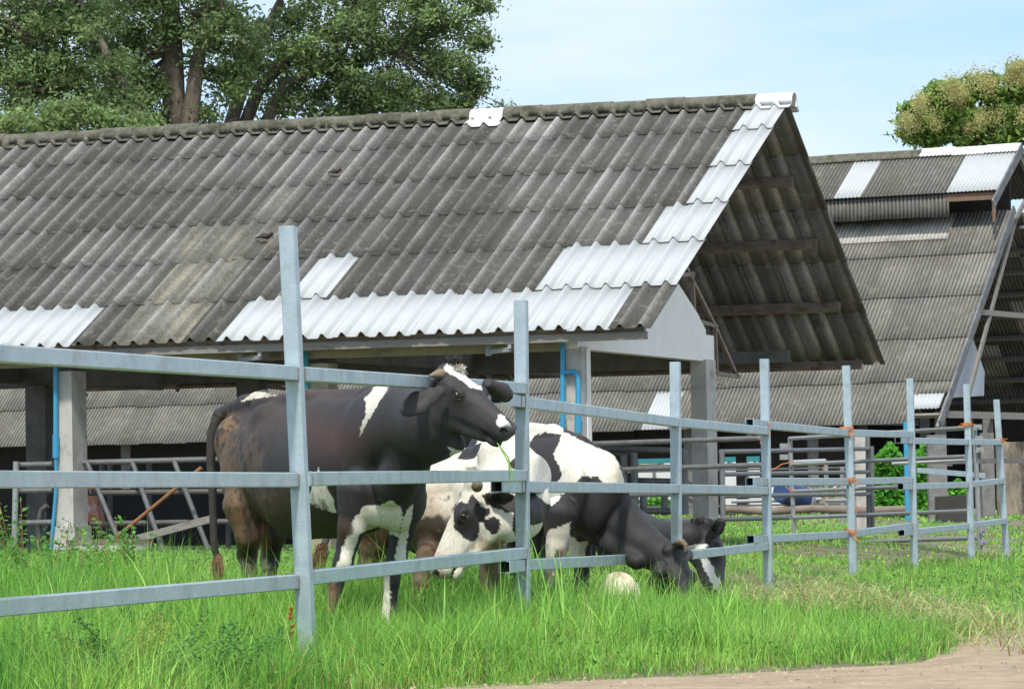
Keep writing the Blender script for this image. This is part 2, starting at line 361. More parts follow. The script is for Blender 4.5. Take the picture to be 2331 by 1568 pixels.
for r in range(5):
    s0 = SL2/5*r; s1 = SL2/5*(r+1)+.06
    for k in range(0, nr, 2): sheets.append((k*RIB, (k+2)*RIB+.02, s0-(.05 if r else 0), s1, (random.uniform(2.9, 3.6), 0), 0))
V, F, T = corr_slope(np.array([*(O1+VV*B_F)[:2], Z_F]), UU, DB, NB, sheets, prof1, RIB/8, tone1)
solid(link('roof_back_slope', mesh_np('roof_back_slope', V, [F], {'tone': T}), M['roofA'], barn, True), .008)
# ridge caps
def ridge_piece(org, U, DFv, NFv, DBv, NBv, u0, u1, prof, skirt, rad, step, lift, lap=.03):
    us = np.arange(u0-lap, u1+step*.5, step); h, _ = prof(us); V = []; k = len(us)
    Rg = org; L1 = []
    for j, s in enumerate((-skirt, -skirt*.5, -rad*.9)):
        f = [1, .55, .1][j]; L1.append(Rg + us[:, None]*U + s*DFv + (h*f+.012+lift)[:, None]*NFv)
    for a in np.linspace(-60, 60, 7):
        w = math.radians(a); d = (np.array([0, 0, 1])*math.cos(w) + VVsgn(DFv)*math.sin(w))
        L1.append(Rg + us[:, None]*U + d[None, :]*rad*.85 + np.array([0, 0, lift-.015]))
    for j, s in enumerate((-rad*.9, -skirt*.5, -skirt)):
        f = [.1, .55, 1][j]; L1.append(Rg + us[:, None]*U + s*DBv + (h*f+.012+lift)[:, None]*NBv)
    V = np.stack(L1).reshape(-1, 3); R_ = len(L1)
    i = np.arange((R_-1)*(k-1)); r, c = i//(k-1), i % (k-1); a = r*k+c
    return V, np.stack([a, a+1, a+k+1, a+k], -1)
def VVsgn(D): h = np.array([D[0], D[1], 0]); return h/np.linalg.norm(h)
ROrg = np.array([*(O1+VV*B_R)[:2], Z_R])
VVo = []; FFo = []; n0 = 0
kk = 0; pu = .49
for i in range(int(LEN1/pu)):
    u0 = -.05+i*pu; V, F = ridge_piece(ROrg, UU, DF, NF, DB, NB, u0, u0+pu, prof1, .36 if i == 8 else .24+random.uniform(-.02, .02), .14, RIB/10, .012+.010*(i % 2)+random.uniform(0, .012), .03)
    if i in (0, 8):
        o = solid(link('ridge_cap', mesh_np('ridge_cap', V, [F]), M['ridge_white'], barn, True), .01); o['label'] = 'white new ridge cap'
    else:
        VVo.append(V); FFo.append(F+n0); n0 += len(V)
solid(link('ridge_cap', mesh_np('ridge_cap', np.concatenate(VVo), [np.concatenate(FFo)]), M['ridge_old'], barn, True), .01)
# purlins
mb = MB()
for i, t in enumerate((.0, .245, .5, .745, .985)):
    for Dv, Nv, OO, s in ((DB, NB, np.array([*(O1+VV*B_F)[:2], Z_F]), SL2*(t*.96+.02)),):
        p = OO + Dv*s - Nv*.075
        mb.beam(p+UU*.30, p+UU*LEN1, .07, .13 if i else .11, up=tuple(Nv))
for t in (.02, .2, .38, .56, .74, .92):
    p = org1 + DF*SL*t - NF*.06; mb.beam(p+(UU*(.12 if t < .1 else .3)), p+UU*LEN1, .06, .10, up=tuple(NF))
mb.build('purlins', M['rust_steel'], barn)
# rafters/trusses over each pillar pair, seen from the open gable
for q, uu in enumerate((1.15, 4.3, 7.55, 10.7)):
    mb = MB()
    for Dv, Nv, OO, L_ in ((DF, NF, org1, SL), (DB, NB, np.array([*(O1+VV*B_F)[:2], Z_F]), SL2)):
        if uu < 2 and Dv is DB: continue
        p = OO - Nv*.16 + UU*uu
        mb.beam(p+Dv*.1, p+Dv*(L_-.05), .05, .08, up=tuple(Nv))
    def q_(x, y): return b1pt(x, y, u=1.0) + UU*(uu-1.0)
    for (a_, b_) in (((1545, 626), (1604, 623)), ((1600, 617), (1607, 745)), ((1583, 600), (1652, 742)), ((1652, 742), (1700, 852)), ((1606, 728), (1656, 742)), ((1652, 742), (1656, 850)), ((1609, 748), (1654, 850)), ((1648, 848), (1706, 856))):
        mb.beam(q_(*a_), q_(*b_), .05, .05)
    mb.build('truss', M['rust_steel'], barn)
# gable wall and frame
gw = MB(); off = 1.03
def GP(b, z, u=off): return b1(u, b, z)
poly = [(.42, 2.58), (.42, 3.0), (3.4, 4.2), (4.3, 3.52), (5.12, 3.16), (5.46, 2.96), (5.46, 2.9), (5.80, 2.9), (5.80, 2.56)]
gw.prism([GP(b, z) for b, z in poly], UU*.16)
gw.build('gable_wall', M['white_wall'], barn)
def pillar(u, b, w, d, z1, m_, flare=False, name='pillar'):
    mb = MB(); z0 = -.1
    P = [b1(u, b, z0), b1(u+w, b, z0), b1(u+w, b+d, z0), b1(u, b+d, z0)]
    mb.hexa(P + [p+np.array([0, 0, z1-z0]) for p in P])
    if flare:
        P = [b1(u-.03, b-.03, z0), b1(u+w+.03, b-.03, z0), b1(u+w+.03, b+d+.03, z0), b1(u-.03, b+d+.03, z0)]
        mb.hexa(P + [p+np.array([0, 0, .62-z0]) for p in P])
    return mb.build(name, m_, barn)
pillar(1.0, .45, .19, .27, 2.6, M['concrete'], name='pillar')
o = pillar(.985, .60, .012, .135, 2.585, M['white_wall'], name='pillar_edge')
pillar(4.18, .45, .26, .3, 2.5, M['cream']); pillar(7.55, .45, .24, .4, 2.5, M['concrete'], True); pillar(10.8, .45, .24, .3, 2.5, M['concrete'])
pillar(.99, 5.3, .21, .42, 2.58, M['concrete']); pillar(4.2, 5.3, .3, .3, 2.5, M['concrete_dk']); pillar(7.2, 5.3, .32, .3, 2.5, M['concrete_dk'])
pillar(10.35, 5.3, .3, .3, 2.5, M['concrete_dk'])
mb = MB(); mb.beam(b1(1.2, .55, 2.68), b1(LEN1-.3, .55, 2.68), .16, .24); mb.build('eave_beam', M['cream'], barn)
mb = MB(); mb.beam(b1(1.2, 5.45, 2.62), b1(LEN1-.3, 5.45, 2.62), .16, .3); mb.beam(b1(1.2, 9.9, 2.75), b1(LEN1-.3, 9.9, 2.75), .12, .16)
for uu in (4.25, 7.6, 10.8): mb.beam(b1(uu, .7, 2.64), b1(uu, 9.9, 2.64), .14, .22)
mb.build('cross_beams', M['concrete_dk'], barn)
mb = MB(); mb.beam(b1(.08, .10, 2.69), b1(LEN1, .10, 2.69), .05, .09); mb.build('eave_batten', M['wood'], barn)
mb = MB(); mb.tube([b1(1.3, .36, 2.74), b1(LEN1, .36, 2.76)], .022, 8); mb.build('eave_pipe', M['teal'], barn, True)
for uu in (1.75, 4.9):
    mb = MB()
    mb.beam(b1(uu, .08, 2.62), b1(uu, .5, 2.58), .04, .06); mb.beam(b1(uu+.0, .1, 2.58), b1(uu+.35, .3, 2.56), .05, .05); mb.beam(b1(uu+.34, .3, 2.7), b1(uu+.34, .3, 2.52), .07, .07)
    mb.build('eave_bracket', M['pipe_light'], barn)
mb = MB(); P = [b1(1.3, .9, .02), b1(LEN1, .9, .02), b1(LEN1, 9.6, .02), b1(1.3, 9.6, .02)]; mb.hexa(P+[p+np.array([0, 0, .16]) for p in P]); mb.build('floor_slab', M['concrete_dk'], barn)
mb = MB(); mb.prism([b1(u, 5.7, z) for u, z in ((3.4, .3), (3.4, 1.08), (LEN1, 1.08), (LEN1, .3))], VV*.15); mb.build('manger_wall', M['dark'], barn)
# blue water pipes on the pillars
def bp(pts, r, b): return [tuple(b1pt(x, y, b=b)) for x, y in pts]
mb = MB(); mb.tube(bp([(127, 835), (127, 1020)], 0, .40), .030, 12); mb.tube(bp([(127, 990), (127, 1042)], 0, .40), .040, 12)
mb.tube(bp([(127, 1042), (128, 1070), (127, 1120), (122, 1180), (118, 1225), (116, 1250)], 0, .40), .022, 12); mb.build('water_pipe', M['blue_pipe'], barn, True)
mb = MB(); mb.tube(bp([(1281, 765), (1281, 985)], 0, .38), .031, 12); mb.tube(bp([(1281, 848), (1308, 846), (1316, 856), (1316, 985)], 0, .38), .031, 12)
mb.tube(bp([(1270, 768), (1281, 770)], 0, .38), .03, 12); mb.tube(bp([(1316, 945), (1316, 985)], 0, .38), .042, 12); mb.build('water_pipe', M['blue_pipe'], barn, True)
mb = MB(); mb.tube(bp([(697, 785), (697, 890)], 0, .40), .031, 12); mb.build('water_pipe', M['teal'], barn, True)

# stall rails at the front of the shed
st = thing('stall_rail', b1(6.5, .6, .1), 'dark tubular feed barrier with slanting dividers between pillar and standing cow', 'barrier')
mb = MB(); mb.tube(bp([(172, 1053), (520, 1044)], 0, .75), .036, 10); mb.build('top_rail', M['pipe'], st, True)
mb = MB(); mb.tube(bp([(182, 1122), (640, 1116)], 0, .95), .036, 10); mb.tube(bp([(182, 1192), (900, 1180)], 0, .95), .034, 10)
mb.tube(bp([(382, 1257), (560, 1254)], 0, .8), .03, 10); mb.build('lower_rail', M['pipe_dark'], st, True)
for a_, b_ in (((198, 1052), (268, 1224)), ((301, 1050), (372, 1256)), ((396, 1048), (476, 1256))):
    mb = MB(); mb.tube(bp([a_, b_], 0, .68), .032, 10); mb.build('divider', M['pipe'], st, True)
for x in (175, 232, 250, 340, 520, 600, 690, 900, 960):
    mb = MB(); mb.tube(bp([(x, 1052), (x, 1260)], 0, 1.9+.1*(x % 3)), .035, 8); mb.build('upright', M['pipe_dark'], st, True)
st2 = thing('stall_rail', b1(8.2, .6, .1), 'short tubular barrier left of the pillar with the blue pipe', 'barrier')
mb = MB(); mb.tube(bp([(37, 1050), (32, 1276)], 0, .55), .038, 10); mb.build('post', M['pipe_light'], st2, True)
for y in (1058, 1117, 1190):
    mb = MB(); mb.tube(bp([(40, y), (120, y-2)], 0, .62), .036, 10); mb.build('rail', M['pipe'], st2, True)
mb = MB(); mb.tube(bp([(108, 1150), (95, 1160), (88, 1190), (90, 1235)], 0, 1.2), .035, 10); mb.build('hoop', M['pipe_dark'], st2, True)
mb = MB(); mb.tube(bp([(458, 1064), (266, 1221)], 0, .35), .022, 10)
tag(mb.build('rusty_bar', M['rust'], None, True), 'rusty orange bar leaning across the feed barrier', 'bar')
mb = MB(); a_, b_ = b1pt(484, 1180, b=.2), b1pt(312, 1226, b=.2); mb.beam(a_, b_, .10, .085)
tag(mb.build('wooden_plank', M['wood'], None), 'grey weathered plank leaning over the round trough', 'plank')
# round concrete trough
c = b1pt(250, 1228, b=-.35); trough = thing('round_trough', (c[0], c[1], 0), 'low round concrete trough with brown rim in the grass', 'trough')
mb = MB(); mb.lathe((c[0], c[1], 0), [(.49, 0), (.50, c[2]-.05), (.515, c[2]-.04), (.515, c[2]), (.46, c[2]), (.45, c[2]-.1), (.45, .1), (0, .1)], 40); mb.build('basin', M['concrete'], trough, True)
mb = MB(); mb.lathe((c[0], c[1], 0), [(.518, c[2]-.035), (.522, c[2]+.004), (.455, c[2]+.004), (.45, c[2]-.03)], 40); mb.build('rim', M['rust_steel'], trough, True)
# sack hanging in the stall
P0 = [b1pt(x, y, b=1.5) for x, y in ((180, 1095), (208, 1100), (216, 1140), (228, 1180), (229, 1198), (178, 1196))]
mb = MB(); mb.prism(P0, VV*.14); tag(mb.build('sack', M['sack'], None), 'pale sack with red print hanging behind the feed barrier', 'sack')

# ------------------------------------------------------------------ rear barn
O2 = at(2135, 965, 112.); A2 = math.atan(FP/16500)
U2 = np.array([-math.cos(A2), math.sin(A2), 0]); V2 = np.array([math.sin(A2), math.cos(A2), 0])
def b2(u, b, z): P = O2 + U2*u + V2*b; return np.array([P[0], P[1], z])
def b2pt(x, y, u=None, b=None): return onplane(x, y, O2+U2*u, U2) if u is not None else onplane(x, y, O2+V2*b, V2)
barn2 = thing('large_barn', b2(10, 6, 0), 'tall steep-roofed barn behind with a raised ridge roof and weathered small-wave sheets', 'barn')
WV = .125
def prof2(us): h = .5+.5*np.cos(2*PI*us/WV); return h*.036, h
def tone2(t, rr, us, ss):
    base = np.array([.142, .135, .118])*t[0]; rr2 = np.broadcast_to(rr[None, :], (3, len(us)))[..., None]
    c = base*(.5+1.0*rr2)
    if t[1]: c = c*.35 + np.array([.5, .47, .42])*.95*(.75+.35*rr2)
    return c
L2 = 42.
zE, bT, zT = 2.72, 6.07, 9.1
SA = math.hypot(bT, zT-zE); DA = (V2*bT+np.array([0, 0, zT-zE]))/SA; NA = np.cross(DA, U2); NA *= np.sign(NA[2])
orgA = b2(0, 0, zE); old, wh = [], []
nsh = int(L2/.875)
for r in range(5):
    s0, s1 = SA/5*r-(.08 if r else 0), SA/5*(r+1)
    for k in range(nsh):
        u0 = k*.875; j = random.uniform(-.03, .03)
        if r == 0 and k == 0: wh.append((u0+.1, u0+1.0, s0+.55, s0+1.3, (1, 0), .02)); old.append((u0, u0+.9, s0+1.2, s1, (1.1, 0), 0)); continue
        if r == 0 and k in (10,): wh.append((8.5, 9.4, s0, s1-.1, (1, 0), .03))
        if r == 0 and k in (15, 16): wh.append((u0, u0+.9, s0, s0+.45, (1, 0), .03))
        li = 1 if (r == 4 and k >= 2) else 0
        t = random.uniform(.85, 1.15)*(1.15 if k < 2 else 1)
        if li: old.append((u0, u0+.89, s0, (s0+s1)/2-.2, (t, 0), 0)); old.append((u0, u0+.89, (s0+s1)/2-.22, s1, (t, 1), 0)); continue
        old.append((u0, u0+.89, s0+j, s1, (t, 0), 0))
V, F, T = corr_slope(orgA, U2, DA, NA, old, prof2, WV/6, tone2, lift=.03)
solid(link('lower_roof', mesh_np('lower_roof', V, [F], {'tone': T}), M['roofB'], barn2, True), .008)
for w_ in wh:
    V, F, T = corr_slope(orgA, U2, DA, NA, [w_], prof2, WV/6, tone2, lift=.03)
    solid(link('roof_patch', mesh_np('roof_patch', V, [F]), M['roofW'], barn2, True), .008)
# raised ridge roof
bU, zU, bRd, zRd = 5.0, 9.62, 6.9, 11.05
SB = math.hypot(bRd-bU, zRd-zU); DC = (V2*(bRd-bU)+np.array([0, 0, zRd-zU]))/SB; NC = np.cross(DC, U2); NC *= np.sign(NC[2])
old = []; wh = []
for k in range(nsh):
    u0 = k*.875; s = (u0, u0+.89, 0, SB, (random.uniform(.7, .9), 0), 0)
    if k in (0,): wh.append((u0, 1.62, 0, SB, (1, 0), .01))
    elif k == 1: old.append((1.62, u0+.89, 0, SB, (.8, 0), 0))
    elif k == 5: wh.append((4.4, 5.3, 0, SB, (1, 0), .02)); old.append((u0, u0+.89, 0, SB, (.8, 0), 0))
    else: old.append(s)
V, F, T = corr_slope(b2(0, bU, zU), U2, DC, NC, old, prof2, WV/6, tone2, lift=.02)
solid(link('upper_roof', mesh_np('upper_roof', V, [F], {'tone': T}), M['roofB'], barn2, True), .008)
for w_ in wh:
    V, F, T = corr_slope(b2(0, bU, zU), U2, DC, NC, [w_], prof2, WV/6, tone2, lift=.02)
    solid(link('roof_patch', mesh_np('roof_patch', V, [F]), M['roofW'], barn2, True), .008)
# hanging skirt under the raised roof
V, F, T = corr_slope(b2(0, bU+.12, zU-.66), U2, np.array([0, 0, 1.]), -V2, [(1.6+.875*k, 2.5+.875*k, random.uniform(-.02, .02), .66, (random.uniform(.75, .95), 0), 0) for k in range(30)], prof2, WV/6, tone2, lift=0)
solid(link('hanging_skirt', mesh_np('hanging_skirt', V, [F], {'tone': T}), M['roofB'], barn2, True), .008)
# back slopes
Bk = 2*bRd; DD = (-V2*bT+np.array([0, 0, zT-zE]))/SA; ND = np.cross(DD, U2); ND *= np.sign(ND[2])
sh = [(k*.875, k*.875+.88, SA/5*r, SA/5*(r+1)+.06, (random.choice((.9, 1.2, 1.5, 3.2)), 0), 0) for r in range(5) for k in range(nsh)]
V, F, T = corr_slope(b2(0, Bk, zE), U2, DD, ND, sh, prof2, WV/5, tone2)
solid(link('back_roof', mesh_np('back_roof', V, [F], {'tone': T}), M['roofB'], barn2, True), .008)
DE = (-V2*(bRd-bU)+np.array([0, 0, zRd-zU]))/SB; NE = np.cross(DE, U2); NE *= np.sign(NE[2])
V, F, T = corr_slope(b2(0, Bk-bU, zU), U2, DE, NE, [(0, L2, 0, SB, (.8, 0), 0)], prof2, WV/5, tone2)
solid(link('back_upper_roof', mesh_np('back_upper_roof', V, [F], {'tone': T}), M['roofB'], barn2, True), .008)
# ridge cap
R2 = b2(0, bRd, zRd)
for (ua, ub, mm) in ((0, 3.2, 'ridge_white'), (3.2, L2, 'ridge_old')):
    Vs, Fs, n0 = [], [], 0; u = ua
    while u < ub-.05:
        V, F = ridge_piece(R2, U2, DC, NC, DE, NE, u, min(u+1.05, ub), prof2, .34, .10, WV/6, .03+random.uniform(0, .03)); Vs.append(V); Fs.append(F+n0); n0 += len(V); u += 1.05
    solid(link('ridge_cap', mesh_np('ridge_cap', np.concatenate(Vs), [np.concatenate(Fs)]), M[mm], barn2, True), .012)
GUS = [(1.3, 3.2), (2.05, 3.5), (4.41, 3.59), (4.5, 4.3), (3.7, 5.2), (3.0, 5.3), (1.7, 4.0)]
# verge boards, frame, wall bits
mb = MB()
mb.beam(orgA+DA*0-U2*.06, orgA+DA*(SA+.1)-U2*.06, .05, .22, up=tuple(NA)); mb.beam(b2(-.06, bU-.55, zU-.42), b2(-.06, bRd, zRd), .05, .26, up=tuple(NC))
mb.build('verge_board', M['slate'], barn2)
mb = MB(); mb.beam(b2(.15, bU+.1, zU-.12), b2(1.7, bU+.1, zU-.12), .05, .22); mb.beam(b2(.18, bU+.1, zU-.9), b2(.18, bU+.1, zU-.1), .12, .1); mb.build('fascia_board', M['wood_br'], barn2)
mb = MB()
for uu in (.05, 6, 12, 18, 24, 30, 36):
    for sgn, OOb in ((1, 0), (-1, Bk)):
        Dv, Nv = (DA, NA) if sgn == 1 else (DD, ND); p = b2(uu, OOb, zE)-Nv*.2
        mb.beam(p, p+Dv*SA, .12, .2, up=tuple(Nv))
    mb.beam(b2(uu, bU, zU-.2), b2(uu, bRd, zRd-.25), .1, .16); mb.beam(b2(uu, Bk-bU, zU-.2), b2(uu, bRd, zRd-.25), .1, .16)
    mb.beam(b2(uu, bT-.4, zT-.8), b2(uu, bRd+1.4, zRd-.9), .08, .14); mb.beam(b2(uu, 2.5, 3.6), b2(uu, bRd-.4, 8.9), .08, .14); mb.beam(b2(uu, Bk-2.5, 3.6), b2(uu, bRd+.4, 8.9), .08, .14)
    mb.beam(b2(uu, .5, 3.0), b2(uu, Bk-.5, 3.0), .12, .2); mb.beam(b2(uu, 3, 6), b2(uu, Bk-3, 6), .1, .16)
for i in range(10):
    p = b2(0, Bk, zE)+DD*(SA*(i+.5)/10)-ND*.1; mb.beam(p, p+U2*L2, .08, .16, up=tuple(ND))
    p = orgA+DA*(SA*(i+.5)/10)-NA*.1; mb.beam(p+U2*.1, p+U2*L2, .08, .12, up=tuple(NA))
mb.beam(b2(0.1, bU+.5, zU-1.3), b2(L2, bU+.5, zU-1.3), .1, .4)
mb.build('roof_frame', M['wood'], barn2)
mb = MB(); mb.beam(b2(.2, bRd-.4, 9.5), b2(L2, bRd-.4, 9.5), .08, 1.7); mb.build('gap_shade_panel', M['dark'], barn2)  # near-black panel added behind the gap; its colour stands in for shade
mb = MB(); mb.prism([b2(.35, b, z) for b, z in GUS], U2*.12); M['gus'] = mat('pale_grey_boards', (.50, .55, .60), .8, 0, .08, 3, .1, 30); mb.build('gusset_panel', M['gus'], barn2)
for uu in (.3, 4.3, 8.3, 12.3, 16.3, 20.3, 24.3, 28.3):
    for bb in (.9, 4.5, 9.3, Bk-.9): MB().beam(b2(uu, bb, -.1), b2(uu, bb, 3.1), .3, .3).build('pillar', M['concrete_dk'], barn2)
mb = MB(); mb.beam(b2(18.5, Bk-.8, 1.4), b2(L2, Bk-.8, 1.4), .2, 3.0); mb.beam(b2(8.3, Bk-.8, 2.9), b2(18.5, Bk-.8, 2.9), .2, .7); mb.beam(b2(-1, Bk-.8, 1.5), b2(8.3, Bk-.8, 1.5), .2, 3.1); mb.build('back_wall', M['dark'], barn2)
mb = MB(); mb.prism([b2(u, 2.4, z) for u, z in ((8.0, 0), (8.0, 2.9), (9.5, 2.9), (9.5, 0))], V2*.2); mb.prism([b2(u, 2.6, z) for u, z in ((3.6, 1.2), (3.6, 3.0), (6.8, 3.0), (6.8, 1.2))], V2*.2); mb.prism([b2(u, 2.6, z) for u, z in ((6.8, 1.95), (6.8, 3.0), (10.9, 3.0), (10.9, 1.95))], V2*.2); mb.prism([b2(u, 2.5, z) for u, z in ((10.9, 0), (10.9, 3.0), (42, 3.0), (42, 0))], V2*.2); mb.build('inner_shade_sheets', M['dark'], barn2)  # near-black sheets, some hanging free, paint the shade under the barn
mb = MB(); P = [b2(-.5, .8, .02), b2(L2, .8, .02), b2(L2, Bk, .02), b2(-.5, Bk, .02)]; mb.hexa(P+[p+np.array([0, 0, .06]) for p in P]); mb.build('floor_slab', M['concrete_dk'], barn2)
mb = MB()
for z in (.5, 1.05, 1.55): mb.beam(b2(-.2, .5, z), b2(L2, .5, z+.0), .06, .06)
mb.build('pen_rails', M['pipe_dark'], barn2)

# low white wall with a teal top, and vine bush behind the pens
mb = MB(); lw = thing('low_wall', at(1600, 1100, 150), 'low white wall with teal capping seen through the sheds', 'wall')
a_, b_ = at(1400, 1045, 150), at(1780, 1036, 150)
mb.beam((a_[0], 150, 1.0), (b_[0], 150, 1.0), .2, 2.0); mb.build('wall_panel', M['white_panel'], lw)
mb = MB(); mb.beam((a_[0], 149.95, 2.14), (b_[0], 149.95, 2.14), .36, .2); mb.build('capping', M['teal'], lw)
for x in (1488, 1570, 1700):
    p = at(x, 1060, 149.6); mb = MB(); mb.beam((p[0], 149.6, 0), (p[0], 149.6, 2.1), .16, .1); mb.build('post', M['slate'], lw)

# ------------------------------------------------------------------ steel fence panels
FZ = lambda px: 1/np.interp(px, [-300, 0, 670, 1187, 1537, 1740, 1926, 2072, 2200, 2280], [1/13.45, 1/15.5, 1/19.1, 1/24.0, 1/30.1, 1/34.3, 1/39.1, 1/43.7, 1/47.4, 1/50.5])
def post(parent, xt, yt, xb, px):
    Y = float(FZ(px)); a = at(xt, yt, Y); g_ = at(xb, 1300, Y); k = (a-g_)/(a[2]-g_[2]); b = a - k*(a[2]+.25)
    d = Vector((.225, 1, 0)).normalized()
    mb = MB(); mb.beam(b, a, .076, .076, up=tuple(d), bev=.005)
    mb.beam(a, a+np.array([0, 0, .004]), .07, .07, up=tuple(d)); return mb.build('post', M['steel'], parent)
def rail(parent, pts, stub=None, sag=0):
    P = [at(x, y, float(FZ(z))) for x, y, z in pts]
    mb = MB()
    if stub:
        d = (P[1]-P[0]); d /= np.linalg.norm(d)
        mb.hollow(P[0], P[0]+d*.5, .07, .005); a0 = P[0]+d*.5
        P = [a0]+P[1:]
        o = MB().beam(P[0]-d*.38, P[0]-d*.37, .062, .062)
    for i in range(len(P)-1):
        seg = P[i+1]-P[i]
        for k in range(4):
            mb.beam(P[i]+seg*k/4, P[i]+seg*(k+1)/4, .07, .07, bev=.005)
    r_ = mb.build('rail', M['steel'], parent)
    for i in range(len(P)):
        for j, sgn in ((i, 1), (i-1, -1)):
            if 0 <= j < len(P)-1 and 200 < pts[i][2]:
                d = (P[j+1]-P[j])/np.linalg.norm(P[j+1]-P[j])*sgn; MB().beam(P[i]+d*.040, P[i]+d*.050, .077, .077, bev=.012).build('weld_seam', M['weld'], r_)
    if stub: o.build('tube_shade_plug', M['steel_in'], r_)  # near-black plug paints the shade inside the open tube end
    return r_
def stringtie(parent, x, y, px, big=1):
    P0 = at(x, y, float(FZ(px))-.0); mb = MB(); r = .058; d = Vector((.225, 1, 0)).normalized(); e = Vector((1, -.225, 0)).normalized()
    for j in range(3):
        dz = -.012+.012*j + random.uniform(-.006, .006); tl = random.uniform(-.02, .02)
        pts = [Vector(P0)+e*(r*math.cos(t)*1.15)+d*(r*math.sin(t)*1.15)+Vector((0, 0, dz+tl*math.cos(t))) for t in np.linspace(0, 2*PI, 13)]
        mb.tube(pts, .005, 5)
    for j in range(3):
        a = Vector(P0)+e*random.uniform(-.06, .06)-d*.06; mb.tube([a, a+e*random.uniform(-.12, .12)+Vector((0, 0, random.uniform(-.04, .03))), a+e*random.uniform(-.1, .12)+Vector((0, 0, random.uniform(-.14, -.04)*big))], .0045, 5)
    mb.build('string_tie', M['orange'], parent, True)
GF = 'galvanised fence panels along the track'
fA = thing('fence_panel', (-1.06, 19.1, 0), 'nearest galvanised steel fence panel with the tallest post, in front of the standing cow', 'fence', GF)
post(fA, 655, 517, 691, 670)
rail(fA, [(-300, 787, -300), (0, 805, 0), (670, 850, 670)]); rail(fA, [(672, 851, 672), (1190, 884, 1187)])
rail(fA, [(-300, 1090, -300), (0, 1091, 0), (670, 1092, 670)]); rail(fA, [(690, 1090, 672), (1190, 1082, 1187)])
rail(fA, [(-300, 1416, -300), (0, 1382, 0), (670, 1323, 670)]); rail(fA, [(690, 1316, 672), (1190, 1258, 1187)])
# the rails are anchored: extend the depth table to the left of the frame
fB = thing('fence_panel', (0.06, 24, 0), 'second galvanised fence panel with the black grazing cow reaching over its bottom rail', 'fence', GF)
post(fB, 1186, 685, 1191, 1187); post(fB, 1537, 825, 1541, 1537)
rail(fB, [(1128, 905, 1128), (1187, 916, 1187), (1537, 961, 1537), (1742, 981, 1740)], True)
rail(fB, [(1130, 1106, 1130), (1187, 1108, 1187), (1537, 1112, 1537), (1742, 1116, 1740)], True)
rail(fB, [(1148, 1290, 1135), (1187, 1286, 1187), (1537, 1266, 1537), (1742, 1243, 1740)], True)
fC = thing('fence_panel', (2.2, 34.3, 0), 'third galvanised fence panel over the trampled straw, its middle post tied with orange string', 'fence', GF)
post(fC, 1740, 818, 1748, 1740); post(fC, 1926, 833, 1942, 1926)
rail(fC, [(1706, 962, 1706), (1740, 967, 1740), (1926, 985, 1926), (2072, 989, 2072)], True)
rail(fC, [(1706, 1096, 1706), (1740, 1096, 1740), (1926, 1096, 1926), (2072, 1092, 2072)], True)
rail(fC, [(1708, 1227, 1706), (1740, 1226, 1740), (1926, 1216, 1926), (2072, 1196, 2072)], True)
stringtie(fC, 1927, 975, 1926); stringtie(fC, 1932, 1090, 1926); stringtie(fC, 1936, 1208, 1926); stringtie(fC, 1735, 965, 1740)
fD = thing('fence_panel', (4.4, 43.7, 0), 'farthest galvanised fence panel at the right end beside the pipe gate', 'fence', GF)
post(fD, 2071, 862, 2083, 2072); post(fD, 2200, 875, 2213, 2200); post(fD, 2268, 910, 2294, 2280)
rail(fD, [(2044, 1001, 2046), (2072, 1003, 2072), (2200, 1006, 2200), (2276, 1006, 2280)], True)
rail(fD, [(2050, 1107, 2046), (2072, 1107, 2072), (2200, 1103, 2200), (2280, 1094, 2280)], True)
rail(fD, [(2052, 1212, 2046), (2072, 1211, 2072), (2200, 1197, 2200), (2286, 1185, 2280)], True)
stringtie(fD, 2200, 965, 2200, .3); stringtie(fD, 2272, 1000, 2280, .5)

# ------------------------------------------------------------------ pipe gates and pens between the sheds
def pp(x, y, Y): return tuple(at(x, y, Y))
def gate(label, posts, rails, name='pipe_gate', m_='pipe_light', cat='gate', grp=None, r=.03, extra=None):
    f = pp(*posts[0][1]) if posts else pp(*rails[0][0]); t = thing(name, (f[0], f[1], 0), label, cat, grp)
    for a, b in posts: mb = MB(); mb.tube([pp(*a), pp(*b)], r*1.15, 10); mb.build('post', M[m_], t, True)
    for ps in rails: mb = MB(); mb.tube([pp(*p) for p in ps], r, 10); mb.build('rail', M[m_], t, True)
    return t
ge = gate('long pale pipe gate standing on the grass behind the two far fence panels',
     [((1798, 995, 60), (1808, 1214, 60)), ((2218, 968, 51), (2231, 1250, 51))],
     [[(1798, 998, 60), (2200, 974, 51.3)], [(1800, 1057, 60), (2200, 1039, 51.3)], [(1804, 1118, 60), (2220, 1101, 51.1)], [(1807, 1178, 60), (2221, 1162, 51)], [(1880, 1236, 58), (2228, 1224, 51)]], grp='pipe gates of the cattle yard')
for x, y in ((2226, 972), (2228, 998), (2230, 1024), (2238, 1206), (2240, 1233)):
    mb = MB(); p = np.array(pp(x, y, 50.9)); mb.beam(p-np.array([.05, 0, 0]), p+np.array([.05, 0, 0]), .05, .07); mb.tube([p-np.array([0, .04, 0]), p-np.array([0, .02, 0])], .02, 8); mb.build('hinge', M['pipe_light'], ge)
for x, y in ((1784, 1015), (1784, 1040)):
    mb = MB(); p = np.array(pp(x, y, 60)); mb.beam(p-np.array([.06, 0, 0]), p+np.array([.07, 0, 0]), .05, .08); mb.build('hinge', M['pipe_light'], ge)
def strg(pts, Y, parent):
    mb = MB(); mb.tube([pp(x, y, Y) for x, y in pts], .008, 6); mb.build('string_tie', M['orange'], parent, True)
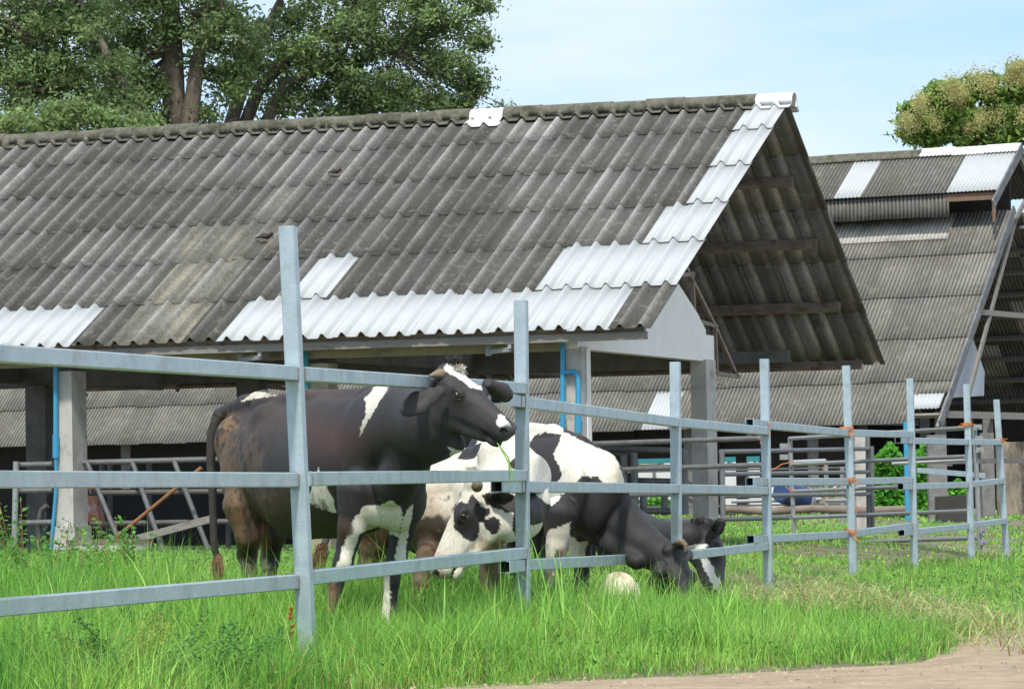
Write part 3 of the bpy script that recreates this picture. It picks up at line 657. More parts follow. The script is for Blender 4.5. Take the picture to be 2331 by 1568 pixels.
strg([(1740, 1075), (1765, 1066), (1780, 1056), (1800, 1052)], 59.9, ge); strg([(1796, 1052), (1806, 1051), (1800, 1062)], 59.8, ge); strg([(1788, 1107), (1800, 1118), (1808, 1120), (1800, 1115)], 59.8, ge)
strg([(2010, 1180), (1955, 1176), (1950, 1168), (1952, 1150)], 59, ge)
gf = gate('grey pipe gate in front of the yard posts, hinged at the shed pillar',
     [((1643, 1022, 47.5), (1646, 1182, 47.5)), ((1975, 994, 56.5), (1978, 1200, 56.5)), ((1984, 1015, 56.5), (1986, 1200, 56.5))],
     [[(1641, 1028, 47.5), (1978, 1021, 56.5)], [(1645, 1079, 47.5), (1978, 1074, 56.5)], [(1646, 1129, 47.5), (1980, 1124, 56.5)]], m_='pipe', grp='pipe gates of the cattle yard')
gg = gate('dark round-cornered pipe gate between the cow backs and the shed pillar',
     [((1557, 1026, 49), (1560, 1170, 49)), ((1443, 1030, 49.2), (1446, 1175, 49.2)), ((1420, 1035, 49.3), (1421, 1098, 49.3)), ((1464, 1128, 49.3), (1465, 1170, 49.3)), ((1513, 1128, 49.3), (1514, 1172, 49.3)), ((1385, 1020, 49.5), (1386, 1175, 49.5))],
     [[(1340, 1013, 50), (1380, 1020, 49.5), (1548, 1026, 49), (1557, 1030, 49)], [(1380, 1032, 49.6), (1440, 1031, 49.4)], [(1380, 1092, 49.6), (1562, 1096, 49)], [(1440, 1163, 49.3), (1560, 1163, 49)]], m_='pipe', grp='pipe gates of the cattle yard', r=.04)
gh = gate('long horizontal pipe rails crossing in front of the right shed pillar', [],
     [[(1340, 1010, 45.5), (1736, 997, 43)], [(1380, 1069, 45.5), (1736, 1058, 43)], [(1400, 1127, 45.5), (1738, 1120, 43)], [(1440, 1187, 45.5), (1800, 1177, 42.5)]], name='pipe_barrier', m_='pipe', cat='barrier', grp=None)
strg([(1725, 995), (1733, 1003), (1731, 1010)], 43, gh)
gi = gate('small pale pipe rails behind the long gate', [((1880, 1048, 64), (1882, 1180, 64)), ((1917, 1062, 64), (1918, 1190, 64)), ((1893, 1010, 64), (1893, 1040, 64))][:2],
     [[(1806, 1051, 64), (1880, 1048, 64)], [(1665, 1141, 62), (1870, 1136, 62)], [(1880, 1139, 63.5), (1990, 1138, 63)], [(2030, 1055, 66), (2200, 1046, 66)]], name='pipe_barrier', m_='pipe_light', cat='barrier', r=.032)
strg([(1880, 1048), (1876, 1062), (1873, 1070)], 63.8, gi); strg([(1868, 1138), (1882, 1128), (1890, 1140), (1876, 1146)], 63.8, gi)
# yard posts
for x0, x1, y0, Y, lab, mm in ((1946, 1976, 985, 62, 'stained concrete post behind the grey pipe gate', 'concrete'), (2112, 2154, 990, 88, 'wide grey concrete post right of the vine bush', 'concrete_dk'), (2233, 2262, 985, 92, 'grey concrete post near the right edge beside the pipe gate end', 'concrete_dk')):
    a, b = at(x0, y0, Y), at(x1, y0, Y); mb = MB(); mb.prism([(a[0], Y, -.1), (b[0], Y, -.1), (b[0], Y, a[2]), (a[0], Y, a[2])], (0, .35, 0)); tag(mb.build('concrete_post', M[mm], None), lab, 'post')
a, b = at(2057, 960, 86), at(2067, 960, 86); mb = MB(); mb.prism([(a[0], 86, -.1), (b[0], 86, -.1), (b[0], 86, a[2]), (a[0], 86, a[2])], (0, .12, 0)); tag(mb.build('blue_post', M['blue_pipe'], None), 'blue painted post beside the vine bush', 'post')
mb = MB(); mb.beam(pp(2110, 1051, 84), pp(2420, 1047, 84), .08, .1); tag(mb.build('steel_beam', M['pipe_dark'], None), 'long dark horizontal beam at right under the large barn', 'beam')
mb = MB(); mb.beam(pp(2090, 1070, 82), pp(2240, 1082, 80), .06, .1); tag(mb.build('blue_bar', M['steel'], None), 'blue-grey bar tied behind the farthest fence panel', 'bar')
a = at(2135, 1130, 80); mb = MB(); mb.prism([pp(2135, 1130, 80), pp(2200, 1126, 80), pp(2204, 1205, 80), pp(2137, 1208, 80)], (0, .6, 0)); tag(mb.build('dark_crate', M['dark'], None), 'dark low crate behind the farthest fence panel', 'crate')
# stained wall at the right edge
P = [at(2268, 1006, 98), at(2420, 1004, 98)]; mb = MB(); mb.prism([(P[0][0], 98, 0), (P[1][0], 98, 0), (P[1][0], 98, P[0][2]), (P[0][0], 98, P[0][2])], (0, .2, 0))
M['stain'] = mat('stained_wall', (.30, .25, .19), .9, 0, .3, 1.4, .2, 20, stretch=(1.6, 1, .5), dirt=(.06, .05, .04), dscale=1.3, dlo=.45, dhi=.6)
tag(mb.build('stained_wall', M['stain'], None), 'brown stained low wall at the right edge under the large barn', 'wall')
# log, blue drum
mb = MB(); pts = [pp(x, y, 61+.01*i) for i, (x, y) in enumerate(((1640, 1158), (1750, 1163), (1850, 1157), (1960, 1163), (2060, 1158)))]
mb.tube(pts, [.05, .065, .06, .07, .055], 10); tag(mb.build('log', M['bark2'], None, True), 'long grey-brown log lying along the yard rails', 'log')
dr = thing('blue_drum', pp(1795, 1140, 61.5), 'blue plastic drum with a pale lid hanging at the pipe gate', 'drum')
c0, c1 = Vector(pp(1778, 1116, 61.0)), Vector(pp(1838, 1140, 61.4)); ax = (c1-c0)
mb = MB(); mb.lathe(c0, [(0, 0), (.17, 0), (.19, .02), (.19, ax.length*.8), (.17, ax.length)], 20, ax); mb.build('barrel', M['blue'], dr, True)
mb = MB(); mb.lathe(c0+ax*.82, [(.2, 0), (.21, .03), (.19, .1), (0, .12)], 20, ax); mb.build('lid', M['pipe_light'], dr, True)
# cream tub
tp = at(1404, 1304, 26.9); gz = 0
H = tp[2]; n = 40; rg = [(.12, -.02), (.158, .01), (.160, H*.25), (.150, H*.5), (.130, H*.72), (.102, H*.87), (.065, H*.96), (.03, H*.995), (0, H)]
V = []
for r_, z_ in rg:
    for k in range(n):
        a = 2*PI*k/n; w = 1+.07*math.sin(3*a+z_*9)+.04*math.sin(7*a-z_*21); V.append((tp[0]+r_*w*math.cos(a)+.03*z_, tp[1]+r_*w*math.sin(a)*.8, z_*(1+.03*math.sin(2*a+1))))
F = [(i*n+k, i*n+(k+1) % n, (i+1)*n+(k+1) % n, (i+1)*n+k) for i in range(len(rg)-1) for k in range(n)]
tag(MB().add(V, F).build('feed_sack', M['cream_tub'], None, True), 'cream cloth sack slumped in the grass beside the grazing black-necked cow', 'sack')

# ------------------------------------------------------------------ cattle: one continuous surface each, from blended volumes
def nrm(v): v = np.asarray(v, float); return v/np.linalg.norm(v)
class Body:
    def __init__(s, h=.012): s.P = []; s.S = []; s.h = h
    def c(s, a, b, r1, r2, n=None, k=1., bl=.05): s.P.append(('c', np.array(a, float), np.array(b, float), r1, r2, None if n is None else nrm(n), k, bl)); return s
    def chain(s, pts, rs, n=None, k=1., bl=.05):
        for i in range(len(pts)-1): s.c(pts[i], pts[i+1], rs[i], rs[i+1], n, k, bl)
        return s
    def e(s, c, ax, rad, bl=.04):
        x = nrm(ax[0]); y = nrm(np.asarray(ax[1])-x*(np.asarray(ax[1])@x)); z = np.cross(x, y)
        s.P.append(('e', np.array(c, float), np.stack([x, y, z]), np.array(rad, float), bl)); return s
    def cut(s, c, ax, rad, bl=.015):
        x = nrm(ax[0]); y = nrm(np.asarray(ax[1])-x*(np.asarray(ax[1])@x)); z = np.cross(x, y)
        s.S.append((np.array(c, float), np.stack([x, y, z]), np.array(rad, float), bl)); return s
    def mesh(s):
        lo = np.full(3, 1e9); hi = -lo
        for p in s.P:
            if p[0] == 'c': r = max(p[3], p[4]); lo = np.minimum(lo, np.minimum(p[1], p[2])-r); hi = np.maximum(hi, np.maximum(p[1], p[2])+r)
            else: r = p[3].max(); lo = np.minimum(lo, p[1]-r); hi = np.maximum(hi, p[1]+r)
        h = s.h; lo -= .06; hi += .06; n = np.ceil((hi-lo)/h).astype(int)+1
        ax = [lo[i]+h*np.arange(n[i]) for i in range(3)]
        D = np.full(n, .5, np.float32)
        def box(c0, c1): 
            i0 = np.clip(((c0-lo)/h).astype(int), 0, n-1); i1 = np.clip(((c1-lo)/h).astype(int)+2, 1, n); return i0, i1
        def ell(X, c, A, r):
            q = [(X[0]-c[0])*A[j, 0]+(X[1]-c[1])*A[j, 1]+(X[2]-c[2])*A[j, 2] for j in range(3)]
            k0 = np.sqrt(sum((q[j]/r[j])**2 for j in range(3))); k1 = np.sqrt(sum((q[j]/r[j]**2)**2 for j in range(3)))+1e-9
            return k0*(k0-1)/k1
        for p in s.P:
            bl = p[-1]; mg = bl*2+.03
            if p[0] == 'c': r = max(p[3], p[4]); i0, i1 = box(np.minimum(p[1], p[2])-r-mg, np.maximum(p[1], p[2])+r+mg)
            else: r = p[3].max(); i0, i1 = box(p[1]-r-mg, p[1]+r+mg)
            sl = tuple(slice(a, b) for a, b in zip(i0, i1))
            X = np.meshgrid(*[ax[i][i0[i]:i1[i]].astype(np.float32) for i in range(3)], indexing='ij', sparse=True)
            if p[0] == 'c':
                a, b, r1, r2, nn, k = p[1:7]
                q = [X[i]-a[i] for i in range(3)]; ba = b-a
                if nn is not None:
                    dn = sum(q[i]*nn[i] for i in range(3))*(k-1); q = [q[i]+dn*nn[i] for i in range(3)]; ba = ba+nn*(ba@nn)*(k-1)
                L = ba@ba+1e-9; t = np.clip(sum(q[i]*ba[i] for i in range(3))/L, 0, 1)
                d = np.sqrt(sum((q[i]-t*ba[i])**2 for i in range(3)))-(r1+(r2-r1)*t)
                if nn is not None and k > 1.6: d = d/ (1+.5*(k-1))
            else: d = ell(X, p[1], p[2], p[3])
            A = D[sl]; hh = np.clip(.5+.5*(A-d)/bl, 0, 1); D[sl] = A*(1-hh)+d*hh-bl*hh*(1-hh)*.5
        for c, A_, r, bl in s.S:
            i0, i1 = box(c-r.max()-.05, c+r.max()+.05); sl = tuple(slice(a, b) for a, b in zip(i0, i1))
            X = np.meshgrid(*[ax[i][i0[i]:i1[i]].astype(np.float32) for i in range(3)], indexing='ij', sparse=True)
            d = -ell(X, c, A_, r); A = D[sl]; hh = np.clip(.5-.5*(A-d)/bl, 0, 1); D[sl] = A*(1-hh)+d*hh+bl*hh*(1-hh)*.5
        # surface nets
        I = D < 0; sh = tuple(x-1 for x in n)
        cnt = np.zeros(sh, np.int8)
        for a in (0, 1):
            for b in (0, 1):
                for c in (0, 1): cnt += I[a:a+sh[0], b:b+sh[1], c:c+sh[2]]
        cells = np.argwhere((cnt > 0) & (cnt < 8)); vid = np.full(sh, -1, np.int32); vid[tuple(cells.T)] = np.arange(len(cells))
        acc = np.zeros((len(cells), 3)); num = np.zeros(len(cells)); cr = [(a, b, c) for a in (0, 1) for b in (0, 1) for c in (0, 1)]
        for i, p in enumerate(cr):
            for j, q in enumerate(cr):
                if j <= i or sum(abs(p[k]-q[k]) for k in range(3)) != 1: continue
                d0 = D[tuple((cells+p).T)].astype(float); d1 = D[tuple((cells+q).T)].astype(float); w = (d0 < 0) != (d1 < 0)
                t = np.where(w, d0/np.where(w, d0-d1, 1), 0)[:, None]; acc += np.where(w[:, None], np.array(p)+(np.array(q)-np.array(p))*t, 0); num += w
        V = lo+(cells+acc/num[:, None])*h
        Fs = []
        for k in range(3):
            u, v = (k+1) % 3, (k+2) % 3; a = np.moveaxis(I, k, 0); e = np.argwhere(np.diff(I.astype(np.int8), axis=k) != 0)
            e = e[(e[:, u] > 0) & (e[:, v] > 0) & (e[:, u] < sh[u]) & (e[:, v] < sh[v]) & (e[:, k] < sh[k])]
            ins = I[tuple(e.T)]; ou = np.zeros(3, int); ou[u] = 1; ov = np.zeros(3, int); ov[v] = 1
            q = np.stack([vid[tuple((e-ou-ov).T)], vid[tuple((e-ov).T)], vid[tuple(e.T)], vid[tuple((e-ou).T)]], -1)
            q[~ins] = q[~ins][:, ::-1]; Fs.append(q)
        return V, np.concatenate(Fs)
def inpoly(P, poly):
    x, y = P[:, 0], P[:, 1]; r = np.zeros(len(P), bool); n = len(poly)
    for i in range(n):
        (x0, y0), (x1, y1) = poly[i], poly[i-1]
        if y0 == y1: continue
        r ^= ((y0 > y) != (y1 > y)) & (x < (x1-x0)*(y-y0)/(y1-y0)+x0)
    return r
def ZA(p): return [(447.5+.4163*x, 764.6+.4163*y) for x, y in p]
def ZB(p): return [(913.8+.3449*x, 913.8+.3449*y) for x, y in p]
def ZC(p): return [(596.7+.304*x, 1007+.304*y) for x, y in p]
def ZD(p): return [(895.1+.1903*x, 801.9+.1903*y) for x, y in p]
BLK = (.029, .026, .027); WHT = (.74, .69, .58)
def coat(V, base, polys, soft, jit=3.0, s=400):
    """coat colours per vertex; patches are given on the animal's flank plane"""
    Q = proj(V); k = 400./s
    J = np.stack([fbm(V*1.0, 14, 3)-.5, fbm(V*1.0, 14, 9)-.5], -1)*jit*2.2 + np.stack([fbm(V, 45, 4, 2)-.5, fbm(V, 45, 5, 2)-.5], -1)*jit*1.9
    Q2 = Q+J; C = np.tile(np.array(base, float), (len(V), 1))
    for poly, col in polys: C[inpoly(Q2, poly)] = col
    for cx, cy, rx, ry, col, a, ns in soft:
        w = np.exp(-(((Q[:, 0]-cx)/rx)**2+((Q[:, 1]-cy)/ry)**2)*1.2)*a
        if ns: nn = (fbm(V*np.array([1.3, 1.3, .7]), ns*1.6, 11, 4)-.5)*2.0+.5; mm = np.clip(w, 0, 1.05); w = sstep(1-mm-.2, 1-mm+.2, nn)*np.clip(mm*2.2, 0, 1)*.93
        C = C*(1-np.clip(w, 0, 1)[:, None])+np.array(col)*np.clip(w, 0, 1)[:, None]
    C *= (.88+.24*fbm(V, 40, 21, 3))[:, None]
    return C
def head_frame(p0, f, side):
    f = nrm(f); l = np.cross(f, [0, 0, 1.]); l = nrm(l)*(1 if np.cross(f, [0, 0, 1.])[1] < 0 else -1) if side is None else nrm(side)
    l = nrm(l-f*(l@f)); t = np.cross(l, f); t = t if t[2] > 0 or abs(t[2]) < .2 else -t
    return f, l, t
def head(B, p0, f, l, t, s=1.0, horn=True):
    p0 = np.array(p0, float)
    def W(x, y, z): return p0+(f*x+l*y+t*z)*s
    B.e(W(.07, 0, -.105), (f, l), np.array((.12, .108, .11))*s, .04)
    B.e(W(.01, 0, -.03), (f, l), np.array((.055, .098, .05))*s, .03)
    B.e(W(.17, 0, -.085), (f, l), np.array((.13, .116, .085))*s, .04)
    B.c(W(.17, 0, -.10), W(.46, 0, -.092), .098*s, .062*s, l, 1.06, .04)
    for y in (-1, 1): B.c(W(.16, y*.045, -.155), W(.40, y*.028, -.128), .060*s, .040*s, None, 1, .05)
    B.c(W(.25, 0, -.045), W(.45, 0, -.052), .040*s, .030*s, None, 1, .04)
    for y in (-1, 1):
        B.e(W(.14, y*.055, -.175), (nrm(f*.9-t*.3), l), np.array((.125, .048, .10))*s, .04)
        B.c(W(.12, y*.05, -.255), W(.40, y*.022, -.180), .042*s, .034*s, None, 1, .04)
        B.e(W(.185, y*.098, -.045), (f, l), np.array((.045, .022, .030))*s, .025)
        B.cut(W(.192, y*.122, -.058), (f, l), np.array((.028, .016, .020))*s, .012)
        B.e(W(.50, y*.036, -.072), (f, l), np.array((.040, .030, .036))*s, .02)
        B.cut(W(.530, y*.050, -.070), (nrm(f-t*.4), l), np.array((.030, .020, .014))*s, .006)
    B.e(W(.475, 0, -.095), (f, l), np.array((.060, .066, .066))*s, .03)
    B.e(W(.450, 0, -.172), (f, l), np.array((.058, .044, .028))*s, .02)
    B.cut(W(.48, 0, -.146), (nrm(f-t*.1), l), np.array((.07, .08, .0045))*s, .006)
    return W
def head_bits(root, W, f, l, t, s, sides=(1, -1), horns=True, hornlen=.07):
    for y in sides:
        mb = MB(); c = W(.192, y*.104, -.056)
        mb.lathe(c, [(0, -.020*s)]+[(.020*s*math.sin(a), -.020*s*math.cos(a)) for a in np.linspace(.3, PI-.01, 9)], 16, tuple(l*y)); mb.build('eye', M['eye'], root, True)
        mb = MB(); pts = [W(.192+.028*math.cos(a), y*(.115-.012*abs(math.cos(a))), -.056+.017*math.sin(a)) for a in np.linspace(0, 2*PI, 17)]
        mb.tube(pts, .0045*s, 6, False); mb.build('eyelid', M['eyelid'], root, True)
        if horns:
            mb = MB(); a = W(.02, y*.07, -.03); d = nrm(l*y*.9-f*.15-t*.22); n_ = 7
            mb.tube([a+d*hornlen*s*i/n_*1.9-t*0.0 for i in range(n_+1)], [.030*s*(1-.035*i*i*.55) if i < n_ else .008*s for i in range(n_+1)], 12); mb.build('horn', M['horn'], root, True)
def ear(B, base, tip, nvec, w=.062, k=3.0, droop=0):
    base = np.array(base, float); tip = np.array(tip, float); n = nrm(nvec); q = lambda t: base*(1-t)+tip*t
    B.chain([base, q(.3), q(.62), q(.86), tip], [.032, w*.72, w, w*.78, w*.25], n, k, .016)
    if k >= 2.9: B.cut(q(.6)+n*(w/k+.010), (tip-base, n), np.array((np.linalg.norm(tip-base)*.36, .016, w*.5)), .008)
def muzzle_paint(V, C, p0, f, l, t, s, col):
    q = (V-np.array(p0))/s; x, y, z = q@f, q@l, q@t; near = (np.abs(x) < .7) & (np.abs(y) < .2) & (np.abs(z) < .35)
    m_ = sstep(.475, .51, x-.25*np.abs(z+.09))*near; keep = 1-.0*m_
    C[:] = C*(1-m_[:, None]*.75)+np.array(col)*m_[:, None]*.75
    for sg in (-1, 1):
        d = np.sqrt(((x-.528)/.03)**2+((y-sg*.052)/.02)**2+((z+.070)/.017)**2); w = sstep(1.25, .8, d)*near; C[:] = C*(1-w[:, None])+np.array((.006, .005, .005))*w[:, None]
        d = np.sqrt(((x-.192)/.05)**2+((y-sg*.11)/.05)**2+((z+.056)/.036)**2); w = sstep(1.3, .6, d)*near*.8; C[:] = C*(1-w[:, None])+np.array((.03, .026, .024))*w[:, None]
    w = (sstep(.009, .003, np.abs(z+.146+.1*(x-.48)))*(x > .39)*near*.85); C[:] = C*(1-w[:, None])+np.array((.01, .008, .008))*w[:, None]
def P_(x, y, Y):
    p = at(x, y, Y)
    if p[2] < .5: p[2] = .15+p[2]*.7                     # the ground behind the fence lies a little higher
    return p
def finish_cow(name, B, label, base, polys, soft, s, extra=None, group='cattle at the fence'):
    V, F = B.mesh(); V0 = V
    C = coat(V, base, polys, soft, s=s) if extra is None else extra(V, coat(V, base, polys, soft, s=s))
    c = V.mean(0); root = thing('cow', (c[0], c[1], 0), label, 'cow', group)
    me = mesh_np('body', V, [F], {'coat': C}); o = link('body', me, M['fur_attr'], root, True)
    md = o.modifiers.new('sm', 'SMOOTH'); md.factor = .5; md.iterations = 2
    return root
def legs(B, joints, rs, n=None, k=1., bl=.05): B.chain([P_(*j) for j in joints], rs, n, k, bl)

# ---- cow 1: standing, neck through the fence, head above the track
B = Body(.010); ax1 = nrm(P_(860, 1040, 22.55)-P_(590, 1050, 23.6)); lat1 = nrm(np.cross(ax1, [0, 0, 1.]))
kw = dict(n=lat1, k=1.22)
B.chain([P_(570, 1020, 23.75), P_(650, 1058, 23.4), P_(760, 1060, 22.95), (P_(862, 1035, 22.6))], [.25, .36, .40, .365], lat1, 1.36, .07)
B.c(P_(690, 1100, 23.2), P_(820, 1095, 22.8), .335, .31, lat1, 1.3, .08)
B.chain([P_(592, 925, 23.6), P_(700, 905, 23.2), P_(840, 905, 22.65), P_(900, 915, 22.45)], [.06, .045, .06, .10], None, 1, .06)
B.chain([P_(505, 948, 23.95), P_(560, 922, 23.75), P_(600, 905, 23.65)], [.06, .06, .05], None, 1, .05)
B.e(P_(604, 950, 23.36), (ax1, lat1), (.10, .08, .085), .09)                 # hip bone
B.e(P_(520, 1010, 23.7), (ax1, lat1), (.085, .09, .15), .08)                # pin / rump
B.e(P_(558, 1075, 23.55), (ax1, lat1), (.20, .13, .26), .08)                # near thigh
B.e(P_(560, 1090, 24.0), (ax1, lat1), (.19, .12, .28), .08)
B.e(P_(835, 1030, 22.35), (nrm(ax1*.4+np.array([0, 0, 1])), lat1), (.27, .075, .13), .07)   # shoulder blade
B.e(P_(855, 1120, 22.38), (ax1, lat1), (.16, .12, .20), .07)
B.e(P_(905, 1135, 22.45), (ax1, lat1), (.16, .17, .19), .07)                # brisket
B.chain([P_(875, 985, 22.45), P_(930, 968, 22.12), P_(985, 960, 21.8), P_(1020, 945, 21.66)], [.27, .225, .20, .135], nrm([.75, .6, 0]), 1.2, .07)
B.c(P_(965, 1035, 22.0), P_(1040, 1010, 21.65), .075, .05, None, 1, .06)     # dewlap
B.c(P_(935, 1040, 22.05), P_(900, 1100, 22.2), .11, .13, None, 1, .07)
B.chain([P_(604, 975, 23.30), P_(575, 1040, 23.36), P_(560, 1130, 23.40)], [.03, .035, .03], None, 1, .06)
B.chain([P_(566, 1232, 23.46), P_(553, 1262, 23.62)], [.05, .035], None, 1, .02)                                 # hock
B.e(P_(782, 1278, 22.36), ((0, 0, 1), (1, 0, 0)), (.075, .055, .058), .02)                                      # knee
B.e(P_(904, 1272, 22.62), ((0, 0, 1), (1, 0, 0)), (.07, .05, .055), .02)
for a in range(4): x = 905+a*17; B.chain([P_(x+14, 905, 22.0-.05*a), P_(x+4, 960, 21.93-.06*a), P_(x, 1020, 21.98-.06*a)], [.008, .011, .008], None, 1, .018)   # neck folds
# hind legs
B.chain([P_(556, 1150, 23.5), P_(566, 1212, 23.5), P_(563, 1262, 23.6), P_(570, 1330, 23.5), P_(580, 1440, 23.45), P_(588, 1482, 23.4)], [.13, .085, .058, .043, .04, .06], None, 1, .045)
B.chain([P_(600, 1150, 24.05), P_(622, 1215, 24.05), P_(614, 1275, 24.1), P_(612, 1350, 24.0), P_(614, 1460, 24.0)], [.12, .078, .055, .042, .055], None, 1, .05)
# fore legs
B.chain([P_(815, 1120, 22.35), P_(800, 1200, 22.35), P_(781, 1280, 22.4), P_(765, 1345, 22.35), P_(752, 1440, 22.3), P_(752, 1490, 22.25)], [.125, .076, .054, .041, .038, .058], None, 1, .045)
B.chain([P_(925, 1130, 22.6), P_(918, 1200, 22.65), P_(903, 1272, 22.65), P_(892, 1340, 22.6), P_(886, 1440, 22.6), P_(886, 1480, 22.5)], [.12, .075, .056, .043, .041, .062], None, 1, .05)
h0 = P_(1027, 834, 21.62); f1 = nrm([.61, -.50, -.54]); l1 = nrm(np.array([-.69, -.72, 0])); f1, l1, t1 = head_frame(h0, f1, l1)
if t1[2] < 0: t1 = -t1
S1 = 1.03; Wh1 = head(B, h0, f1, l1, t1, S1)
eb = P_(1004, 888, 21.42); ear(B, eb, P_(918, 936, 21.32), nrm([.1, -.9, .35]), .068, 3.0)
ef = P_(1108, 872, 21.8); ear(B, ef, P_(1158, 904, 22.0), nrm([-.3, -.8, .45]), .058, 3.8)
poly1 = [(ZA([(985, 262), (1063, 262), (1010, 340), (960, 420), (905, 520), (885, 556), (893, 500), (925, 430), (918, 345), (945, 315)]), WHT),
    (ZA([(665, 712), (676, 750), (715, 830), (745, 880), (765, 970), (700, 950), (640, 930), (612, 900), (630, 830), (655, 770)]), WHT),
    (ZA([(925, 925), (1000, 925), (1070, 895), (1115, 930), (1130, 980), (1100, 1100), (1060, 1085), (1000, 1040), (930, 1060), (890, 1085), (860, 1180), (840, 1270), (756, 1270), (790, 1180), (820, 1100), (860, 1010), (890, 950)]), WHT),
    (ZA([(1130, 990), (1188, 910), (1178, 1000), (1150, 1100), (1140, 1300), (1085, 1215), (1110, 1090)]), WHT),
    ([(870, 1290), (888, 1290), (886, 1500), (868, 1500)], WHT),
    (ZD([(610, 150), (700, 65), (800, 90), (900, 130), (970, 220), (1015, 310), (1060, 450), (950, 425), (840, 355), (750, 295), (660, 250), (620, 200)]), (.72, .70, .66)),
    (ZD([(1262, 725), (1310, 765), (1370, 815), (1430, 890), (1390, 885), (1345, 880), (1290, 905), (1225, 855), (1225, 815), (1255, 780)]), (.68, .64, .60)),
    (ZD([(648, 1140), (840, 1180), (770, 1270), (745, 1315), (675, 1330), (680, 1230), (690, 1190)]), WHT),
    (ZA([(235, 362), (320, 300), (440, 312), (440, 326), (350, 337), (290, 345)]), WHT)]
MUD = (.052, .034, .023); TAN = (.14, .088, .046)
soft1 = [(760, 1000, 100, 50, (.082, .040, .034), .85, 0), (630, 970, 90, 60, (.070, .046, .038), .8, 0), (620, 1120, 60, 60, (.05, .040, .034), .6, 0), (700, 895, 120, 14, (.09, .054, .045), .7, 0), (640, 1010, 34, 120, (.040, .038, .040), .6, 0),
    (550, 1270, 60, 120, MUD, 1.3, 14), (590, 1160, 90, 60, (.10, .066, .04), .7, 30), (480, 1080, 16, 120, (.13, .085, .045), .9, 20), (660, 1180, 90, 60, MUD, 1.2, 14), (745, 1205, 60, 36, MUD, 1.2, 12), (505, 1090, 56, 130, TAN, 1.0, 24), (560, 1050, 60, 90, (.085, .060, .042), .7, 16), (520, 965, 34, 30, (.18, .115, .055), .8, 34), (535, 1190, 26, 70, (.17, .10, .05), .85, 26),
    (600, 1225, 22, 66, (.13, .06, .034), 1.0, 12), (606, 1290, 15, 22, (.40, .32, .23), .8, 20), (757, 1370, 30, 70, (.13, .07, .04), 1.1, 16)]
def ex1(V, C):
    Q = proj(V); m_ = (Q[:, 0] > 895) & (Q[:, 0] < 1180) & (Q[:, 1] < 1030); k = m_ & (C.mean(1) < .1); C[k] = C[k]*1.25; muzzle_paint(V, C, h0, f1, l1, t1, S1, (.085, .086, .095)); return C
c1 = finish_cow('cow', B, 'black cow with a white blaze standing tall with its head over the fence rail', BLK, poly1, soft1, 400, ex1)
head_bits(c1, Wh1, f1, l1, t1, S1, horns=True, hornlen=.044)
# poll tuft
def tufts(base, up, n, L, w, spread, m_, parent, name='hair_tuft', seed=0):
    r = random.Random(seed); mb = MB()
    for i in range(n):
        b = np.array(base)+np.array([r.uniform(-1, 1), r.uniform(-1, 1), r.uniform(-.4, .4)])*w; d = nrm(np.array(up)+np.array([r.uniform(-1, 1), r.uniform(-1, 1), r.uniform(-.5, .5)])*spread)
        q = b+d*L*r.uniform(.6, 1.1); s_ = nrm(np.cross(d, [r.uniform(-1, 1), r.uniform(-1, 1), .3]))*.004
        mdp = (b+q)/2+np.array([r.uniform(-1, 1), 0, r.uniform(-.5, 1)])*L*.1
        mb.add([b-s_, b+s_, mdp+s_*.8, q, mdp-s_*.8], [(0, 1, 2, 4), (4, 2, 3)])
    return mb.build(name, m_, parent)
M['hair_dark'] = mat('dark_hair', (.04, .034, .03), .7, 0, .4, 30); M['hair_white'] = mat('pale_hair', (.55, .50, .43), .7, 0, .2, 30)
tufts(Wh1(.01, 0, .03), (-.1, 0, 1), 130, .045, .035, .7, M['hair_dark'], c1, seed=1)
tufts(Wh1(.05, 0, .01), (.3, -.3, .8), 90, .035, .028, .6, M['hair_white'], c1, seed=2)
mb = MB(); mb.tube([P_(x, y, 23.9) for x, y in ((497, 950), (482, 985), (480, 1050), (484, 1120), (487, 1240), (492, 1262))], [.04, .032, .028, .026, .022, .022], 10)
mb.build('tail', M['hair_dark'], c1, True)
tufts(P_(494, 1262, 23.9), (.02, 0, -1), 260, .17, .02, .13, M['tuft'], c1, 'tail_tuft', 3)
mb = MB(); mb.tube([P_(x, y, Y) for x, y, Y in ((1132, 1008, 21.3), (1152, 1042, 21.25), (1172, 1085, 21.2), (1186, 1122, 21.2))], [.003, .004, .003, .0008], 5)
mb.tube([P_(x, y, Y) for x, y, Y in ((1132, 1008, 21.3), (1158, 1042, 21.3), (1160, 1076, 21.3), (1159, 1108, 21.3))], [.003, .004, .004, .0008], 5)
M['blade'] = mat('green_stalk', (.16, .36, .05), .5, 0, .1); tag(mb.build('grass_stalk', M['blade'], None, True), 'green grass stalk hanging from the mouth of the standing cow', 'grass stalk')

